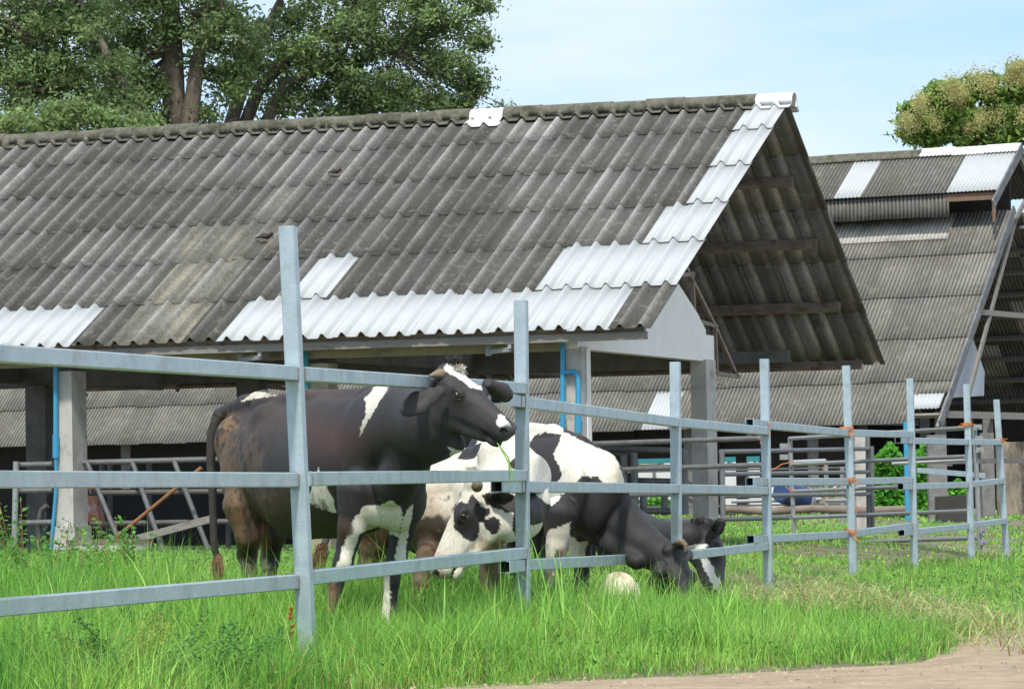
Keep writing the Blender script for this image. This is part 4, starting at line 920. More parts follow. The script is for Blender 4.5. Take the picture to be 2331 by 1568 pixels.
# ---- cow 2: pale, dirty, turning its spotted face back to the left
B = Body(.0095); ax2 = nrm(P_(1110, 1120, 25.1)-P_(870, 1150, 26.1)); lat2 = nrm(np.cross(ax2, [0, 0, 1.]))
B.chain([P_(880, 1150, 26.1), P_(980, 1155, 25.7), P_(1060, 1140, 25.4), P_(1120, 1125, 25.2)], [.24, .31, .315, .30], lat2, 1.2, .08)
B.chain([P_(900, 1070, 26.0), P_(1050, 1052, 25.4), P_(1110, 1030, 25.2), P_(1175, 1003, 25.2)], [.06, .07, .08, .09], None, 1, .08)
B.e(P_(870, 1170, 25.9), (ax2, lat2), (.18, .14, .26), .08); B.e(P_(1110, 1035, 24.95), (ax2, lat2), (.10, .06, .09), .07)
B.e(P_(1120, 1130, 24.9), (ax2, lat2), (.17, .10, .24), .08)
B.chain([P_(1160, 1075, 25.1), P_(1198, 1085, 24.85), P_(1212, 1145, 24.6), P_(1170, 1170, 24.35)], [.21, .15, .105, .13], None, 1, .07)
B.c(P_(1190, 1180, 24.5), P_(1140, 1190, 24.3), .13, .13, None, 1, .06)
B.chain([P_(850, 1200, 25.9), P_(848, 1240, 25.9), P_(838, 1290, 25.9), P_(832, 1370, 25.85), P_(830, 1420, 25.8)], [.15, .10, .066, .056, .065], None, 1, .05)
B.chain([P_(895, 1200, 26.3), P_(885, 1260, 26.3), P_(868, 1310, 26.3), P_(862, 1400, 26.3)], [.14, .09, .06, .055], None, 1, .05)
B.c(P_(930, 1170, 25.3), P_(1000, 1190, 25.25), .20, .20, lat2, 1.3, .1)
B.chain([P_(985, 1225, 25.3), P_(965, 1290, 25.0), P_(955, 1350, 24.9), P_(952, 1430, 24.9)], [.09, .062, .05, .05], None, 1, .08)
B.chain([P_(1120, 1230, 25.2), P_(1115, 1320, 25.2), P_(1112, 1430, 25.2)], [.10, .06, .05], None, 1, .05)
h0 = P_(1068, 1094, 24.3); f2 = nrm([-.47, -.12, -.86]); l2 = nrm([.12, -.99, .05]); f2, l2, t2 = head_frame(h0, f2, l2)
if t2[0] > 0: t2 = -t2
S2 = 1.16; Wh2 = head(B, h0, f2, l2, t2, S2)
ear(B, Wh2(.04, .07, -.12), P_(1160, 1128, 24.05), nrm([-.1, -.75, -.5]), .06, 3.0)
poly2 = [(ZC([(1425, 500), (1440, 460), (1490, 440), (1540, 450), (1550, 410), (1590, 395), (1620, 450), (1630, 480), (1700, 500), (1712, 540), (1665, 560), (1680, 590), (1640, 600), (1625, 650), (1620, 700), (1590, 735), (1540, 730), (1500, 700), (1440, 640), (1430, 560)]), BLK),
    (ZC([(1680, 580), (1730, 560), (1780, 580), (1785, 630), (1760, 675), (1720, 680), (1680, 650), (1662, 610)]), BLK),
    (ZC([(1880, 530), (1900, 360), (1990, 370), (2060, 400), (2160, 470), (2175, 540), (2140, 590), (2060, 610), (2000, 620), (1990, 720), (1900, 710), (1880, 600)]), BLK),
    (ZC([(1640, 390), (1700, 365), (1850, 370), (1905, 400), (1905, 520), (1830, 520), (1740, 490), (1680, 460)]), (.03, .026, .022)),
    (ZC([(1455, 118), (1530, 30), (1650, 0), (1620, 70), (1590, 110), (1530, 130)]), BLK),
    (ZC([(1840, 150), (1900, 110), (1905, 200), (1860, 190)]), BLK)]
soft2 = [(1130, 1245, 70, 18, (.50, .33, .16), .8, 8), (1095, 1232, 40, 20, (.55, .42, .28), .6, 10), (1000, 1272, 26, 20, (.62, .42, .34), .7, 0), (1075, 1068, 16, 8, (.25, .22, .18), 1, 30), (1225, 1240, 20, 50, (.5, .4, .28), .6, 6)]
def ex2(V, C):
    Q = proj(V); body = (V[:, 1] > 24.72); nn = (fbm(V, 13, 4, 4)-.5)*2+.5
    def lay(w, col):
        w = (w*body)[:, None]; C[:] = C*(1-w)+np.array(col)*w
    lay(sstep(1075, 985, Q[:, 0]+60*(nn-.5))*sstep(1085, 1120, Q[:, 1])*.8, (.30, .22, .145))
    lay(sstep(.25, .55, sstep(1130, 1230, Q[:, 1])*.9+(nn-.5)*.8)*sstep(1110, 1010, Q[:, 0]), (.055, .036, .024))
    lay(sstep(960, 900, Q[:, 0])*.9, (.06, .038, .025))
    lay(sstep(1225, 1270, Q[:, 1]+30*(nn-.5))*.9, (.11, .075, .05))
    lay(sstep(.5, .62, nn)*sstep(1180, 1260, Q[:, 1])*.7, (.16, .10, .055))
    muzzle_paint(V, C, h0, f2, l2, t2, S2, (.45, .30, .25)); return C
c2 = finish_cow('cow', B, 'pale cow with a black eye patch, turning its low head back behind the second post', WHT, poly2, soft2, 370, ex2)
head_bits(c2, Wh2, f2, l2, t2, S2, sides=(1,), horns=False)
mb = MB(); c = np.array(P_(1086, 1105, 24.05)); mb.lathe(c, [(.034, -.03), (.036, .0), (.03, .022), (.015, .034), (0, .038)], 14, (.0, -1, .3)); mb.build('horn', M['horn'], c2, True)
tufts(P_(735, 1240, 25.4), (-.25, 0, -1), 240, .20, .03, .16, M['tuft'], c2, 'tail_tuft', 5)
mb = MB(); mb.tube([P_(x, y, Y) for x, y, Y in ((845, 1085, 26.0), (790, 1120, 25.8), (755, 1190, 25.5), (738, 1240, 25.4))], [.04, .03, .026, .022], 10); mb.build('tail', M['hair_dark'], c2, True)

# ---- cow 3: black neck and shoulders, pale patched back, grazing to the right
B = Body(.0125); ax3 = nrm(P_(1330, 1110, 27.7)-P_(1150, 1060, 28.7)); lat3 = nrm(np.cross(ax3, [0, 0, 1.]))
B.chain([P_(1130, 1055, 28.9), P_(1210, 1082, 28.5), P_(1290, 1098, 28.15), P_(1345, 1115, 27.95)], [.27, .345, .345, .30], lat3, 1.2, .08)
B.chain([P_(1190, 974, 28.4), P_(1260, 984, 28.2), P_(1320, 1012, 28.0), P_(1378, 1058, 27.95), P_(1398, 1095, 27.9)], [.05, .055, .06, .075, .06], None, 1, .07)
B.e(P_(1300, 1135, 27.75), (nrm(ax3*.35+np.array([0, 0, 1])), lat3), (.27, .09, .17), .10); B.e(P_(1340, 1165, 27.82), (ax3, lat3), (.17, .12, .18), .10)
B.chain([P_(1345, 1150, 28.0), P_(1395, 1185, 27.95), P_(1455, 1238, 27.75), P_(1505, 1272, 27.6)], [.255, .205, .155, .125], nrm(np.cross(nrm([.8, -.2, -.5]), [0, 0, 1.])), 1.2, .07)
B.c(P_(1385, 1235, 27.8), P_(1450, 1290, 27.6), .07, .06, None, 1, .06)
B.chain([P_(1275, 1170, 27.6), P_(1268, 1245, 27.6), P_(1258, 1320, 27.6), P_(1250, 1420, 27.5)], [.13, .075, .055, .05], None, 1, .05)
B.chain([P_(1318, 1200, 28.1), P_(1322, 1270, 28.1), P_(1325, 1330, 28.1), P_(1326, 1420, 28.0)], [.12, .075, .052, .05], None, 1, .05)
B.chain([P_(1130, 1130, 28.9), P_(1130, 1250, 28.9), P_(1132, 1400, 28.9)], [.16, .07, .05], None, 1, .05)
B.chain([P_(1180, 1150, 29.2), P_(1178, 1280, 29.2), P_(1180, 1400, 29.2)], [.14, .065, .05], None, 1, .05)
h0 = P_(1543, 1246, 27.5); f3 = nrm([.22, -.38, -.86]); l3 = nrm([-.80, -.60, .02]); f3, l3, t3 = head_frame(h0, f3, l3)
if t3[0] < 0: t3 = -t3
S3 = 1.08; Wh3 = head(B, h0, f3, l3, t3, S3)
ear(B, Wh3(.07, .08, -.10), P_(1500, 1325, 27.15), nrm([-.3, -.9, .1]), .06, 2.8); ear(B, Wh3(.05, -.09, -.08), P_(1570, 1262, 27.9), nrm([.2, -.8, .3]), .04, 2.5)
poly3 = [(ZB([(500, 60), (1060, 150), (1060, 195), (1330, 320), (1410, 340), (1475, 540), (1340, 555), (1290, 490), (1200, 490), (1150, 530), (1110, 600), (1060, 610), (1000, 690), (960, 690), (950, 600), (500, 600)]), WHT),
    (ZB([(850, 270), (880, 230), (950, 205), (1050, 215), (1050, 260), (1000, 350), (1040, 420), (1065, 480), (1030, 530), (1000, 600), (900, 620), (890, 480), (840, 370)]), BLK),
    (ZB([(970, 850), (1060, 820), (1110, 800), (1110, 880), (1170, 930), (1235, 925), (1195, 1040), (1180, 1150), (1000, 1150), (840, 1040), (900, 900)]), (.66, .60, .5)),
    (ZB([(895, 820), (960, 790), (965, 870), (935, 980), (880, 1000), (860, 950)]), (.05, .028, .02))]
soft3 = [(1400, 1085, 12, 14, (.72, .60, .38), .8, 0), (1262, 1290, 50, 60, (.10, .07, .05), 1.0, 7), (1320, 1330, 30, 50, (.05, .04, .035), 1.2, 7)]
c3 = finish_cow('cow', B, 'cow with black neck and white patched back, grazing over the bottom rail', BLK, poly3, soft3, 330)
head_bits(c3, Wh3, f3, l3, t3, S3, sides=(1,), horns=False)
mb = MB(); a = np.array(P_(1543, 1240, 27.35)); mb.tube([a+np.array([.0, 0, .02]), a+np.array([.025, -.05, .025]), a+np.array([.05, -.06, .0]), a+np.array([.05, -.06, -.045])], [.024, .022, .018, .007], 10); mb.build('horn', M['horn'], c3, True)
tufts(P_(1545, 1246, 27.4), (.3, -.2, .8), 160, .05, .045, .8, M['hair_dark'], c3, seed=8)
# ---- cow 4: black, mostly hidden behind cow 3
B = Body(.015); ax4 = nrm(P_(1350, 1110, 33.6)-P_(1180, 1080, 35.2)); lat4 = nrm(np.cross(ax4, [0, 0, 1.]))
B.chain([P_(1180, 1085, 35.2), P_(1270, 1088, 34.5), P_(1345, 1110, 33.8)], [.36, .40, .33], lat4, 1.15, .08)
B.chain([P_(1200, 1000, 34.9), P_(1290, 1000, 34.4), P_(1360, 1040, 33.9)], [.06, .06, .06], None, 1, .07)
B.chain([P_(1355, 1135, 33.5), P_(1430, 1200, 32.9), P_(1500, 1225, 32.4), P_(1565, 1222, 32.1)], [.24, .17, .15, .13], None, 1, .07)
for x, Yl in ((1190, 35.2), (1230, 35.6), (1340, 33.6), (1375, 34.1)): B.chain([P_(x, 1170, Yl), P_(x, 1250, Yl), P_(x+4, 1365, Yl)], [.14, .065, .05], None, 1, .05)
h0 = P_(1588, 1190, 32.1); f4 = nrm([.13, -.42, -.88]); l4 = nrm([.96, -.28, .1]); f4, l4, t4 = head_frame(h0, f4, l4)
if t4[1] > 0: t4 = -t4
S4 = 1.28; Wh4 = head(B, h0, f4, l4, t4, S4)
ear(B, P_(1612, 1226, 32.0), P_(1644, 1186, 31.8), nrm([-.2, -.9, .1]), .062, 2.9); ear(B, P_(1572, 1226, 32.0), P_(1538, 1206, 32.1), nrm([.2, -.9, .1]), .06, 2.9)
poly4 = [(ZB([(1870, 975), (1900, 945), (2015, 940), (2020, 985), (1870, 995)]), (.72, .70, .66)), (ZB([(1968, 1030), (2025, 1035), (2105, 1190), (2095, 1260), (2040, 1200)]), (.60, .58, .55))]
c4 = finish_cow('cow', B, 'black cow facing the track with a pale stripe on its forehead, behind the third post', BLK, poly4, [], 280)
head_bits(c4, Wh4, f4, l4, t4, S4, sides=(1, -1), horns=False)
tufts(Wh4(.0, 0, .02), (0, 0, 1), 120, .04, .05, .8, M['hair_dark'], c4, seed=9)

# ------------------------------------------------------------------ mynas on the roof
for x, y, lab, s in ((606, 550, 'dark myna bird bending down low on the old roof sheets near the tall post', 1.15), (765, 400, 'dark myna bird with yellow bill high on the roof', .95)):
    f_ = None; Pn = onplane(x, y, org1+NF*.045, NF); root = thing('bird', Pn, lab, 'bird', 'birds on the roof'); s *= .8
    dx = nrm(-UU*.9+np.array([0, 0, -.15])); mb = MB(); c = Pn+np.array([0, 0, .075])*s
    mb.tube([c-dx*.16*s-np.array([0, 0, .045])*s, c-dx*.09*s-np.array([0, 0, .02])*s, c-dx*.04*s, c+dx*.02*s, c+dx*.07*s+np.array([0, 0, .03])*s, c+dx*.09*s+np.array([0, 0, .05])*s, c+dx*.115*s+np.array([0, 0, .052])*s],
            [.008*s, .018*s, .038*s, .042*s, .030*s, .027*s, .008*s], 12); mb.build('body', M['bird'], root, True)
    mb = MB(); mb.tube([c+dx*.112*s+np.array([0, 0, .052])*s, c+dx*.14*s+np.array([0, 0, .046])*s], [.006*s, .001], 6); mb.build('bill', M['bird_y'], root, True)
    for q in (-.012, .015):
        mb = MB(); mb.tube([c+dx*q-np.array([0, 0, .03])*s, c+dx*(q+.01)-np.array([0, 0, .085])*s], .003*s, 5); mb.build('leg', M['bird_y'], root, True)
    mb = MB(); mb.tube([c+dx*.03*s-VV*.036*s, c-dx*.03*s-VV*.04*s-np.array([0, 0, .012]), c-dx*.09*s-VV*.02*s-np.array([0, 0, .03])], [.012*s, .016*s, .004], 8); mb.build('wing', M['bird'], root, True)

# ------------------------------------------------------------------ grass
def blades(P, Hh, Wd, lean, az, tint, seg=3, twist=None):
    """arrays of blades -> V, quads, tris, colours"""
    n = len(P); d = np.stack([np.cos(az), np.sin(az), np.zeros(n)], -1); tw = az+PI/2+(RNG.uniform(-1, 1, n) if twist is None else twist)
    w = np.stack([np.cos(tw), np.sin(tw), np.zeros(n)], -1)
    rows = []
    for k in range(seg+1):
        t = k/seg; z = Hh*(t - lean*.30*t*t); off = Hh*lean*t*t*.85
        c = P + d*off[:, None]; c[:, 2] += z
        wk = Wd*((1-t)**.7 if k else .75)*.5
        if k == seg: rows.append(c[:, None])
        else: rows.append(np.stack([c-w*wk[:, None], c+w*wk[:, None]], 1))
    V = np.concatenate(rows, 1); m = 2*seg+1; b = (np.arange(n)*m)[:, None]
    Q = np.concatenate([b+np.array([2*k, 2*k+1, 2*k+3, 2*k+2]) for k in range(seg-1)], 0); T = b+np.array([2*seg-2, 2*seg-1, 2*seg])
    tt = np.repeat(tint[:, None], m, 1); g_ = np.array([k//2/seg for k in range(m-1)]+[1])[None, :, None]
    tt = tt*(1-g_*.0)
    return V.reshape(-1, 3), Q, T, tt.reshape(-1, 3)
def merge(parts):
    V, Q, T, C = [], [], [], []; n = 0
    for v, q, t, c in parts: V.append(v); Q.append(q+n); T.append(t+n); C.append(c); n += len(v)
    return np.concatenate(V), np.concatenate(Q), np.concatenate(T), np.concatenate(C)
def scatter(n, Y0, Y1, mx):
    Y = np.sqrt(RNG.uniform(Y0**2, Y1**2, n)); X = RNG.uniform(-1, 1, n)*(.1305*Y+mx); return X, Y
G1 = np.array([.19, .47, .065]); G2 = np.array([.39, .65, .12]); G3 = np.array([.09, .24, .05]); GY = np.array([.60, .56, .24]); GB = np.array([.28, .17, .07])
def in_barn(X, Y):
    r = np.stack([X-O1[0], Y-O1[1]], -1); u = r@UU[:2]; b = r@VV[:2]; return (u > 1.2) & (b > .75) & (b < 9.7)
def straw_zone(X, Y):
    q = proj(np.stack([X, Y, np.zeros_like(X)], -1))
    return np.exp(-(((q[:, 0]-1790)/170)**2+((q[:, 1]-1375)/38)**2))+.8*np.exp(-(((q[:, 0]-2120)/260)**2+((q[:, 1]-1440)/36)**2))
def lawn(n, Y0, Y1, mx, hb, wd, seg):
    nt = n//9; X, Y = scatter(nt, Y0, Y1, mx); P2 = np.stack([X, Y], -1)
    e = inside_road(X, Y); nz = fbm(P2, .9, 2); nz2 = fbm(P2, 3.1, 6)
    keep = (e > -.10+.9*(nz2-.5)+.3*(RNG.uniform(0, 1, nt)-.5)) & ~in_barn(X, Y) & (RNG.uniform(0, 1, nt) > sstep(.3, 1.0, straw_zone(X, Y))*.4)
    X, Y, e, nz, nz2, P2 = X[keep], Y[keep], e[keep], nz[keep], nz2[keep], P2[keep]; nt = len(X)
    k = 9; Xb = (X[:, None]+RNG.normal(0, .035*(Y[:, None]/20), (nt, k))).ravel(); Yb = (Y[:, None]+RNG.normal(0, .035*(Y[:, None]/20), (nt, k))).ravel()
    Z = ground_z(Xb, Yb)-.01; P = np.stack([Xb, Yb, Z], -1)
    q = proj(np.stack([X, Y, 0*X], -1))
    tall = (1-sstep(1250, 1900, q[:, 0])*.55)*(.62+.75*sstep(.3, .7, nz))*(.35+.65*sstep(0, .5, e))
    fx = -1.06+(Y-19.1)*.232; behind = sstep(0, .6, fx-X); tall *= 1-.40*behind*sstep(27, 34, Y)
    tall *= 1-.35*sstep(.3, .9, straw_zone(X, Y)); tall *= 1+.05*sstep(700, 1000, q[:, 0])*sstep(1750, 1500, q[:, 0])*(1-behind)
    H = np.repeat(tall*hb, k)*(RNG.uniform(.35, 1.0, nt*k)+.7*RNG.uniform(0, 1, nt*k)**9); Wb = wd*RNG.uniform(.6, 1.3, nt*k)
    ln = RNG.uniform(.1, 1.0, nt*k)**1.2*1.1; az = np.repeat(RNG.uniform(0, 2*PI, nt), k)+RNG.normal(0, 1.1, nt*k)
    m = np.repeat(sstep(.25, .75, fbm(P2, 1.7, 12)), k)[:, None]; r = RNG.uniform(0, 1, (nt*k, 1))
    C = (G1*(1-m)+G2*m)*(.75+.5*r); dk = RNG.uniform(0, 1, (nt*k, 1)) < .22; C = np.where(dk, G3*(.8+.6*r), C)
    yl = RNG.uniform(0, 1, (nt*k, 1)) < np.repeat(.045+.12*sstep(.6, 0, e)+.16*sstep(.58, .72, nz2)+.08*np.clip(straw_zone(X, Y), 0, 1), k)[:, None]; C = np.where(yl, np.where(r < .6, GY, GB)*(.7+.6*r), C)
    ln = np.where(yl[:, 0], ln*1.4+.3, ln)
    return blades(P, H, Wb, ln, az, C, seg)
def coarse(n):
    X, Y = scatter(n, 16, 27, 1.0); e = inside_road(X, Y); q = proj(np.stack([X, Y, 0*X], -1)); nn = fbm(np.stack([X, Y], -1), 1.3, 44)
    k = (e > .35) & (q[:, 0] > 420) & (q[:, 0] < 2050) & (nn > .46) & (RNG.uniform(0, 1, n) < 1.1-sstep(1500, 2100, q[:, 0])); X, Y = X[k], Y[k]; n = len(X)
    P = np.stack([X, Y, ground_z(X, Y)-.01], -1); r = RNG.uniform(0, 1, (n, 1)); fx = -1.06+(Y-19.1)*.232
    return blades(P, RNG.uniform(.22, .42, n)*(1-.15*(X < fx)), RNG.uniform(.008, .0135, n), RNG.uniform(.1, .8, n), RNG.uniform(0, 2*PI, n), (G1*(1-r)+G2*r)*RNG.uniform(.8, 1.15, (n, 1)), 4)
def patch(n):
    q0 = RNG.uniform(480, 1180, n); Y = RNG.uniform(18.6, 22.6, n); X = (q0-CX)/FP*Y; k = inside_road(X, Y) > .6; X, Y = X[k], Y[k]; n = len(X)
    P = np.stack([X, Y, ground_z(X, Y)-.01], -1); r = RNG.uniform(0, 1, (n, 1)); nn = sstep(.3, .7, fbm(P[:, :2], 2.2, 51))
    return blades(P, RNG.uniform(.18, .42, n)*(.7+.5*nn), RNG.uniform(.006, .010, n), RNG.uniform(.1, .8, n), RNG.uniform(0, 2*PI, n), (G1*(1-r)+G2*r)*RNG.uniform(.7, 1.1, (n, 1)), 3)
parts = [coarse(6500), patch(8500), lawn(210000, 14.2, 26, 1.6, .34, .0075, 3), lawn(120000, 26, 44, 1.6, .25, .012, 2), lawn(70000, 44, 75, 2, .26, .024, 2), lawn(26000, 75, 125, 4, .3, .06, 2)]
V, Q, T, C = merge(parts)
me = mesh_np('grass', V, [Q, T], {'tint': C}); tag(link('grass', me, M['grass'], None, True), kind='stuff')
# low creeping leafy weeds under the grass (rounder leaves)
def leafcloud(P, size, tint, flat=.5, asp=.55, N=None):
    n = len(P); a = RNG.normal(0, 1, (n, 3)); a[:, 2] *= flat; a /= np.linalg.norm(a, axis=1)[:, None]
    b = RNG.normal(0, 1, (n, 3)); b -= a*(a*b).sum(1)[:, None]; b /= np.linalg.norm(b, axis=1)[:, None]; s = size[:, None]
    V = np.stack([P-a*s*.5, P-a*s*.1+b*s*asp*.5, P+a*s*.5, P-a*s*.1-b*s*asp*.5], 1).reshape(-1, 3)
    return V, (np.arange(n)*4)[:, None]+np.arange(4), np.repeat(tint, 4, 0)
X, Y = scatter(60000, 15, 40, 1.4); e = inside_road(X, Y); nz = fbm(np.stack([X, Y], -1), .8, 31); q = proj(np.stack([X, Y, 0*X], -1))
k = (e > .1) & ~in_barn(X, Y) & (nz > .40) & (RNG.uniform(0, 1, len(X)) > sstep(1300, 1700, q[:, 0])*.8); X, Y = X[k], Y[k]
Pp = np.stack([X, Y, ground_z(X, Y)+RNG.uniform(.01, .17, len(X))], -1); r = RNG.uniform(0, 1, (len(X), 1))
V, F, C = leafcloud(Pp, RNG.uniform(.012, .035, len(X)), np.where(r < .7, np.array([.10, .27, .05]), np.array([.20, .38, .08]))*(.7+.6*r), .4, .6)
tag(link('ground_cover', mesh_np('ground_cover', V, [F], {'tint': C}), M['grass'], None), kind='stuff')
n = 2600; GX = RNG.uniform(-2.5, 6.5, n); GY_ = np.interp(GX, EDGE[:, 0], EDGE[:, 1])-np.abs(RNG.normal(0, 1.6, n))-.10; sz = .003+.010*RNG.uniform(0, 1, n)**3; r = RNG.uniform(0, 1, (n, 1))
o8 = np.array([[1, 0, 0], [0, 1, 0], [-1, 0, 0], [0, -1, 0], [0, 0, .8], [0, 0, -.5]]); V = (np.stack([GX, GY_, np.full(n, .014)], -1)[:, None]+o8[None]*sz[:, None, None]*RNG.uniform(.6, 1.4, (n, 6, 1))).reshape(-1, 3)
tr = np.array([[0, 1, 4], [1, 2, 4], [2, 3, 4], [3, 0, 4]]); F = ((np.arange(n)*6)[:, None, None]+tr[None]).reshape(-1, 3)
M['grit'] = mat('grit', None, .9, 0, .15, 9, attr='tint'); tag(link('gravel', mesh_np('gravel', V, [F], {'tint': np.repeat(np.array([.36, .28, .19])*(.5+.9*r), 6, 0)}), M['grit'], None), kind='stuff')
# cut straw and pale stalks lying about
n = 2000; q = np.stack([RNG.normal(1, 1, n), RNG.normal(0, 1, n)], -1)
px = np.where(RNG.uniform(0, 1, n) < .5, 1790+q[:, 1]*120, 2150+q[:, 1]*150); py = np.where(px < 1960, 1372+RNG.normal(0, 20, n), 1390+(px-1960)*.19+RNG.normal(0, 20, n))
G_ = np.array([gpt(a, b) for a, b in zip(px, np.maximum(py, 1300))]); P = np.stack([G_[:, 0], G_[:, 1], ground_z(G_[:, 0], G_[:, 1])+RNG.uniform(.01, .09, n)], -1)
r = RNG.uniform(0, 1, (n, 1)); C = np.where(r < .5, np.array([.55, .55, .24]), np.where(r < .65, np.array([.33, .22, .10]), np.array([.33, .48, .16])))*(.75+.5*RNG.uniform(0, 1, (n, 1)))
V, Q, T, C = blades(P, RNG.uniform(.12, .34, n), RNG.uniform(.006, .014, n), RNG.uniform(2.2, 3.0, n), RNG.uniform(0, 2*PI, n), C, 3)
V[:, 2] = np.clip(V[:, 2], ground_z(V[:, 0], V[:, 1])+.004, None)
tag(link('straw', mesh_np('straw', V, [Q, T], {'tint': C}), M['grass'], None), kind='stuff')
# tall single tufts that stand out above the lawn
tuf = [(378, 1265, 21.5, .62, 7, 'tall bright grass tuft left of the standing cow'), (640, 1320, 20.6, .5, 6, 'broad-leaved grass tuft beside the hind leg of the standing cow'), (1010, 1440, 20.6, .55, 7, 'tall grass tuft leaning before the bottom rail at the cow brisket'),
       (895, 1400, 20.6, .42, 6, 'grass tuft below the bottom rail near the white foreleg'), (1280, 1420, 21.2, .78, 7, 'tallest grass tuft right of the second post'), (1385, 1430, 21, .5, 9, 'grass tuft between the second post and the cream tub'),
       (1145, 1440, 20.6, .5, 10, 'dense grass tuft under the spotted face'), (1640, 1440, 22.5, .5, 9, 'grass tuft before the grazing heads'), (820, 1440, 19.6, .36, 7, 'grass tuft right of the tall nearest post'),
       (1500, 1450, 22, .42, 10, 'grass tuft under the black grazing head'), (1230, 1450, 20.8, .48, 9, 'grass tuft at the foot of the second post'), (450, 1310, 20.5, .42, 8, 'grass tuft under the tail of the standing cow'),
       (1735, 1200, 36, .55, 8, 'grass tuft growing behind the third fence panel'), (2050, 1330, 30, .3, 8, 'grass tuft before the far fence posts')]
for x, y, Y, Ht, nb, lab in tuf:
    p = at(x, y, Y); P = np.stack([p[0]+RNG.normal(0, .035, nb), Y+RNG.normal(0, .05, nb), np.full(nb, float(ground_z(p[0], Y)))-.01], -1)
    az = RNG.uniform(0, 2*PI, nb); r = RNG.uniform(0, 1, (nb, 1))
    V, Q, T, C = blades(P, Ht*RNG.uniform(.6, 1.1, nb), RNG.uniform(.011, .017, nb), RNG.uniform(.1, .75, nb), az, (G2*(1-r)+G1*r)*1.1, 5, RNG.uniform(-.4, .4, nb)+PI/2-az)
    tag(link('grass_tuft', mesh_np('grass_tuft', V, [Q, T], {'tint': C}), M['grass'], None, True), lab, 'grass tuft', 'tall grass tufts along the fence')
# leafy weeds by the left pillar
for x, y, Y, Ht, lab in ((40, 1270, 30, .62, 'leafy weed with reddish stem climbing at the left edge'), (130, 1275, 31, .42, 'leafy weed below the blue pipe'), (255, 1262, 30, .42, 'leafy weed in front of the round trough'), (290, 1270, 29.5, .34, 'bushy weed at the right of the round trough'), (175, 1290, 29, .3, 'low weed left of the round trough'), (80, 1300, 29, .3, 'low weed between the barrier post and the blue pipe')):
    p = at(x, y, Y); base = np.array([p[0], Y, float(ground_z(p[0], Y))]); root = thing('weed', base, lab, 'weed', 'leafy weeds by the shed'); mb = MB(); L = []
    for j in range(7):
        tip = base+np.array([random.uniform(-.22, .22), random.uniform(-.15, .15), Ht*random.uniform(.6, 1.1)+.15]); mid = (base+tip)/2+np.array([random.uniform(-.04, .04), 0, .04]); mb.tube([base, mid, tip], [.005, .004, .002], 5)
        for t in np.linspace(.25, 1, 12): c = base*(1-t)**2+2*mid*t*(1-t)+tip*t*t; L += [c+np.array([random.uniform(-.05, .05), random.uniform(-.05, .05), random.uniform(-.02, .03)]) for _ in range(3)]
    mb.build('stem', M['rust'], root, True); L = np.array(L); r = RNG.uniform(0, 1, (len(L), 1))
    V, F, C = leafcloud(L, RNG.uniform(.03, .06, len(L)), np.array([.13, .32, .06])*(.7+.7*r), .5, .55); link('leaves', mesh_np('leaves', V, [F], {'tint': C}), M['leaf'], root)
for x, y, Y, Ht, lab in ((220, 1490, 16.2, .40, 'yellowish feathery weed at the lower left under the bottom rail'), (330, 1500, 16.6, .42, 'dark green feathery weed right of the yellowish one under the bottom rail'), (120, 1500, 16.4, .36, 'feathery weed in the lower left corner'), (470, 1500, 17.2, .36, 'feathery weed between the corner and the nearest post')):
    p = at(x, y, Y); base = np.array([p[0], Y, 0.]); root = thing('weed', base, lab, 'weed', 'feathery weeds under the nearest rail'); mb = MB(); L = []
    for j in range(11):
        tip = base+np.array([random.uniform(-.32, .32), random.uniform(-.2, .2), Ht*random.uniform(.6, 1.05)]); mid = (base+tip)/2+np.array([0, 0, .07]); mb.tube([base, mid, tip], [.004, .003, .0015], 5)
        for t in np.linspace(.3, 1, 22): c = base*(1-t)**2+2*mid*t*(1-t)+tip*t*t; L += [c+np.array([random.uniform(-.035, .035), random.uniform(-.035, .035), random.uniform(-.01, .01)]) for _ in range(4)]
    mb.build('stem', M['blade'], root, True); L = np.array(L); r = RNG.uniform(0, 1, (len(L), 1)); cc_ = np.array([.30, .36, .07]) if x == 220 else np.array([.085, .24, .06])
    V, F, C = leafcloud(L, RNG.uniform(.012, .028, len(L)), cc_*(.7+.7*r), .5, .4); link('leaves', mesh_np('leaves', V, [F], {'tint': C}), M['leaf'], root)
# orange flower spike at the foot of the nearest post
p = at(663, 1450, 19.4); root = thing('flower', (p[0], 19.4, 0), 'small orange flower spike at the foot of the nearest post', 'flower'); mb = MB(); mb.tube([(p[0], 19.4, 0), (p[0]-.01, 19.4, .30)], .003, 5); mb.build('stem', M['blade'], root)
mb = MB()
for y in (1385, 1395, 1405, 1425, 1440):
    c = at(662+random.uniform(-4, 4), y, 19.4); mb.lathe(c, [(0, -.012), (.010, -.004), (.012, .006), (0, .014)], 7)
mb.build('petals', M['orange'], root)
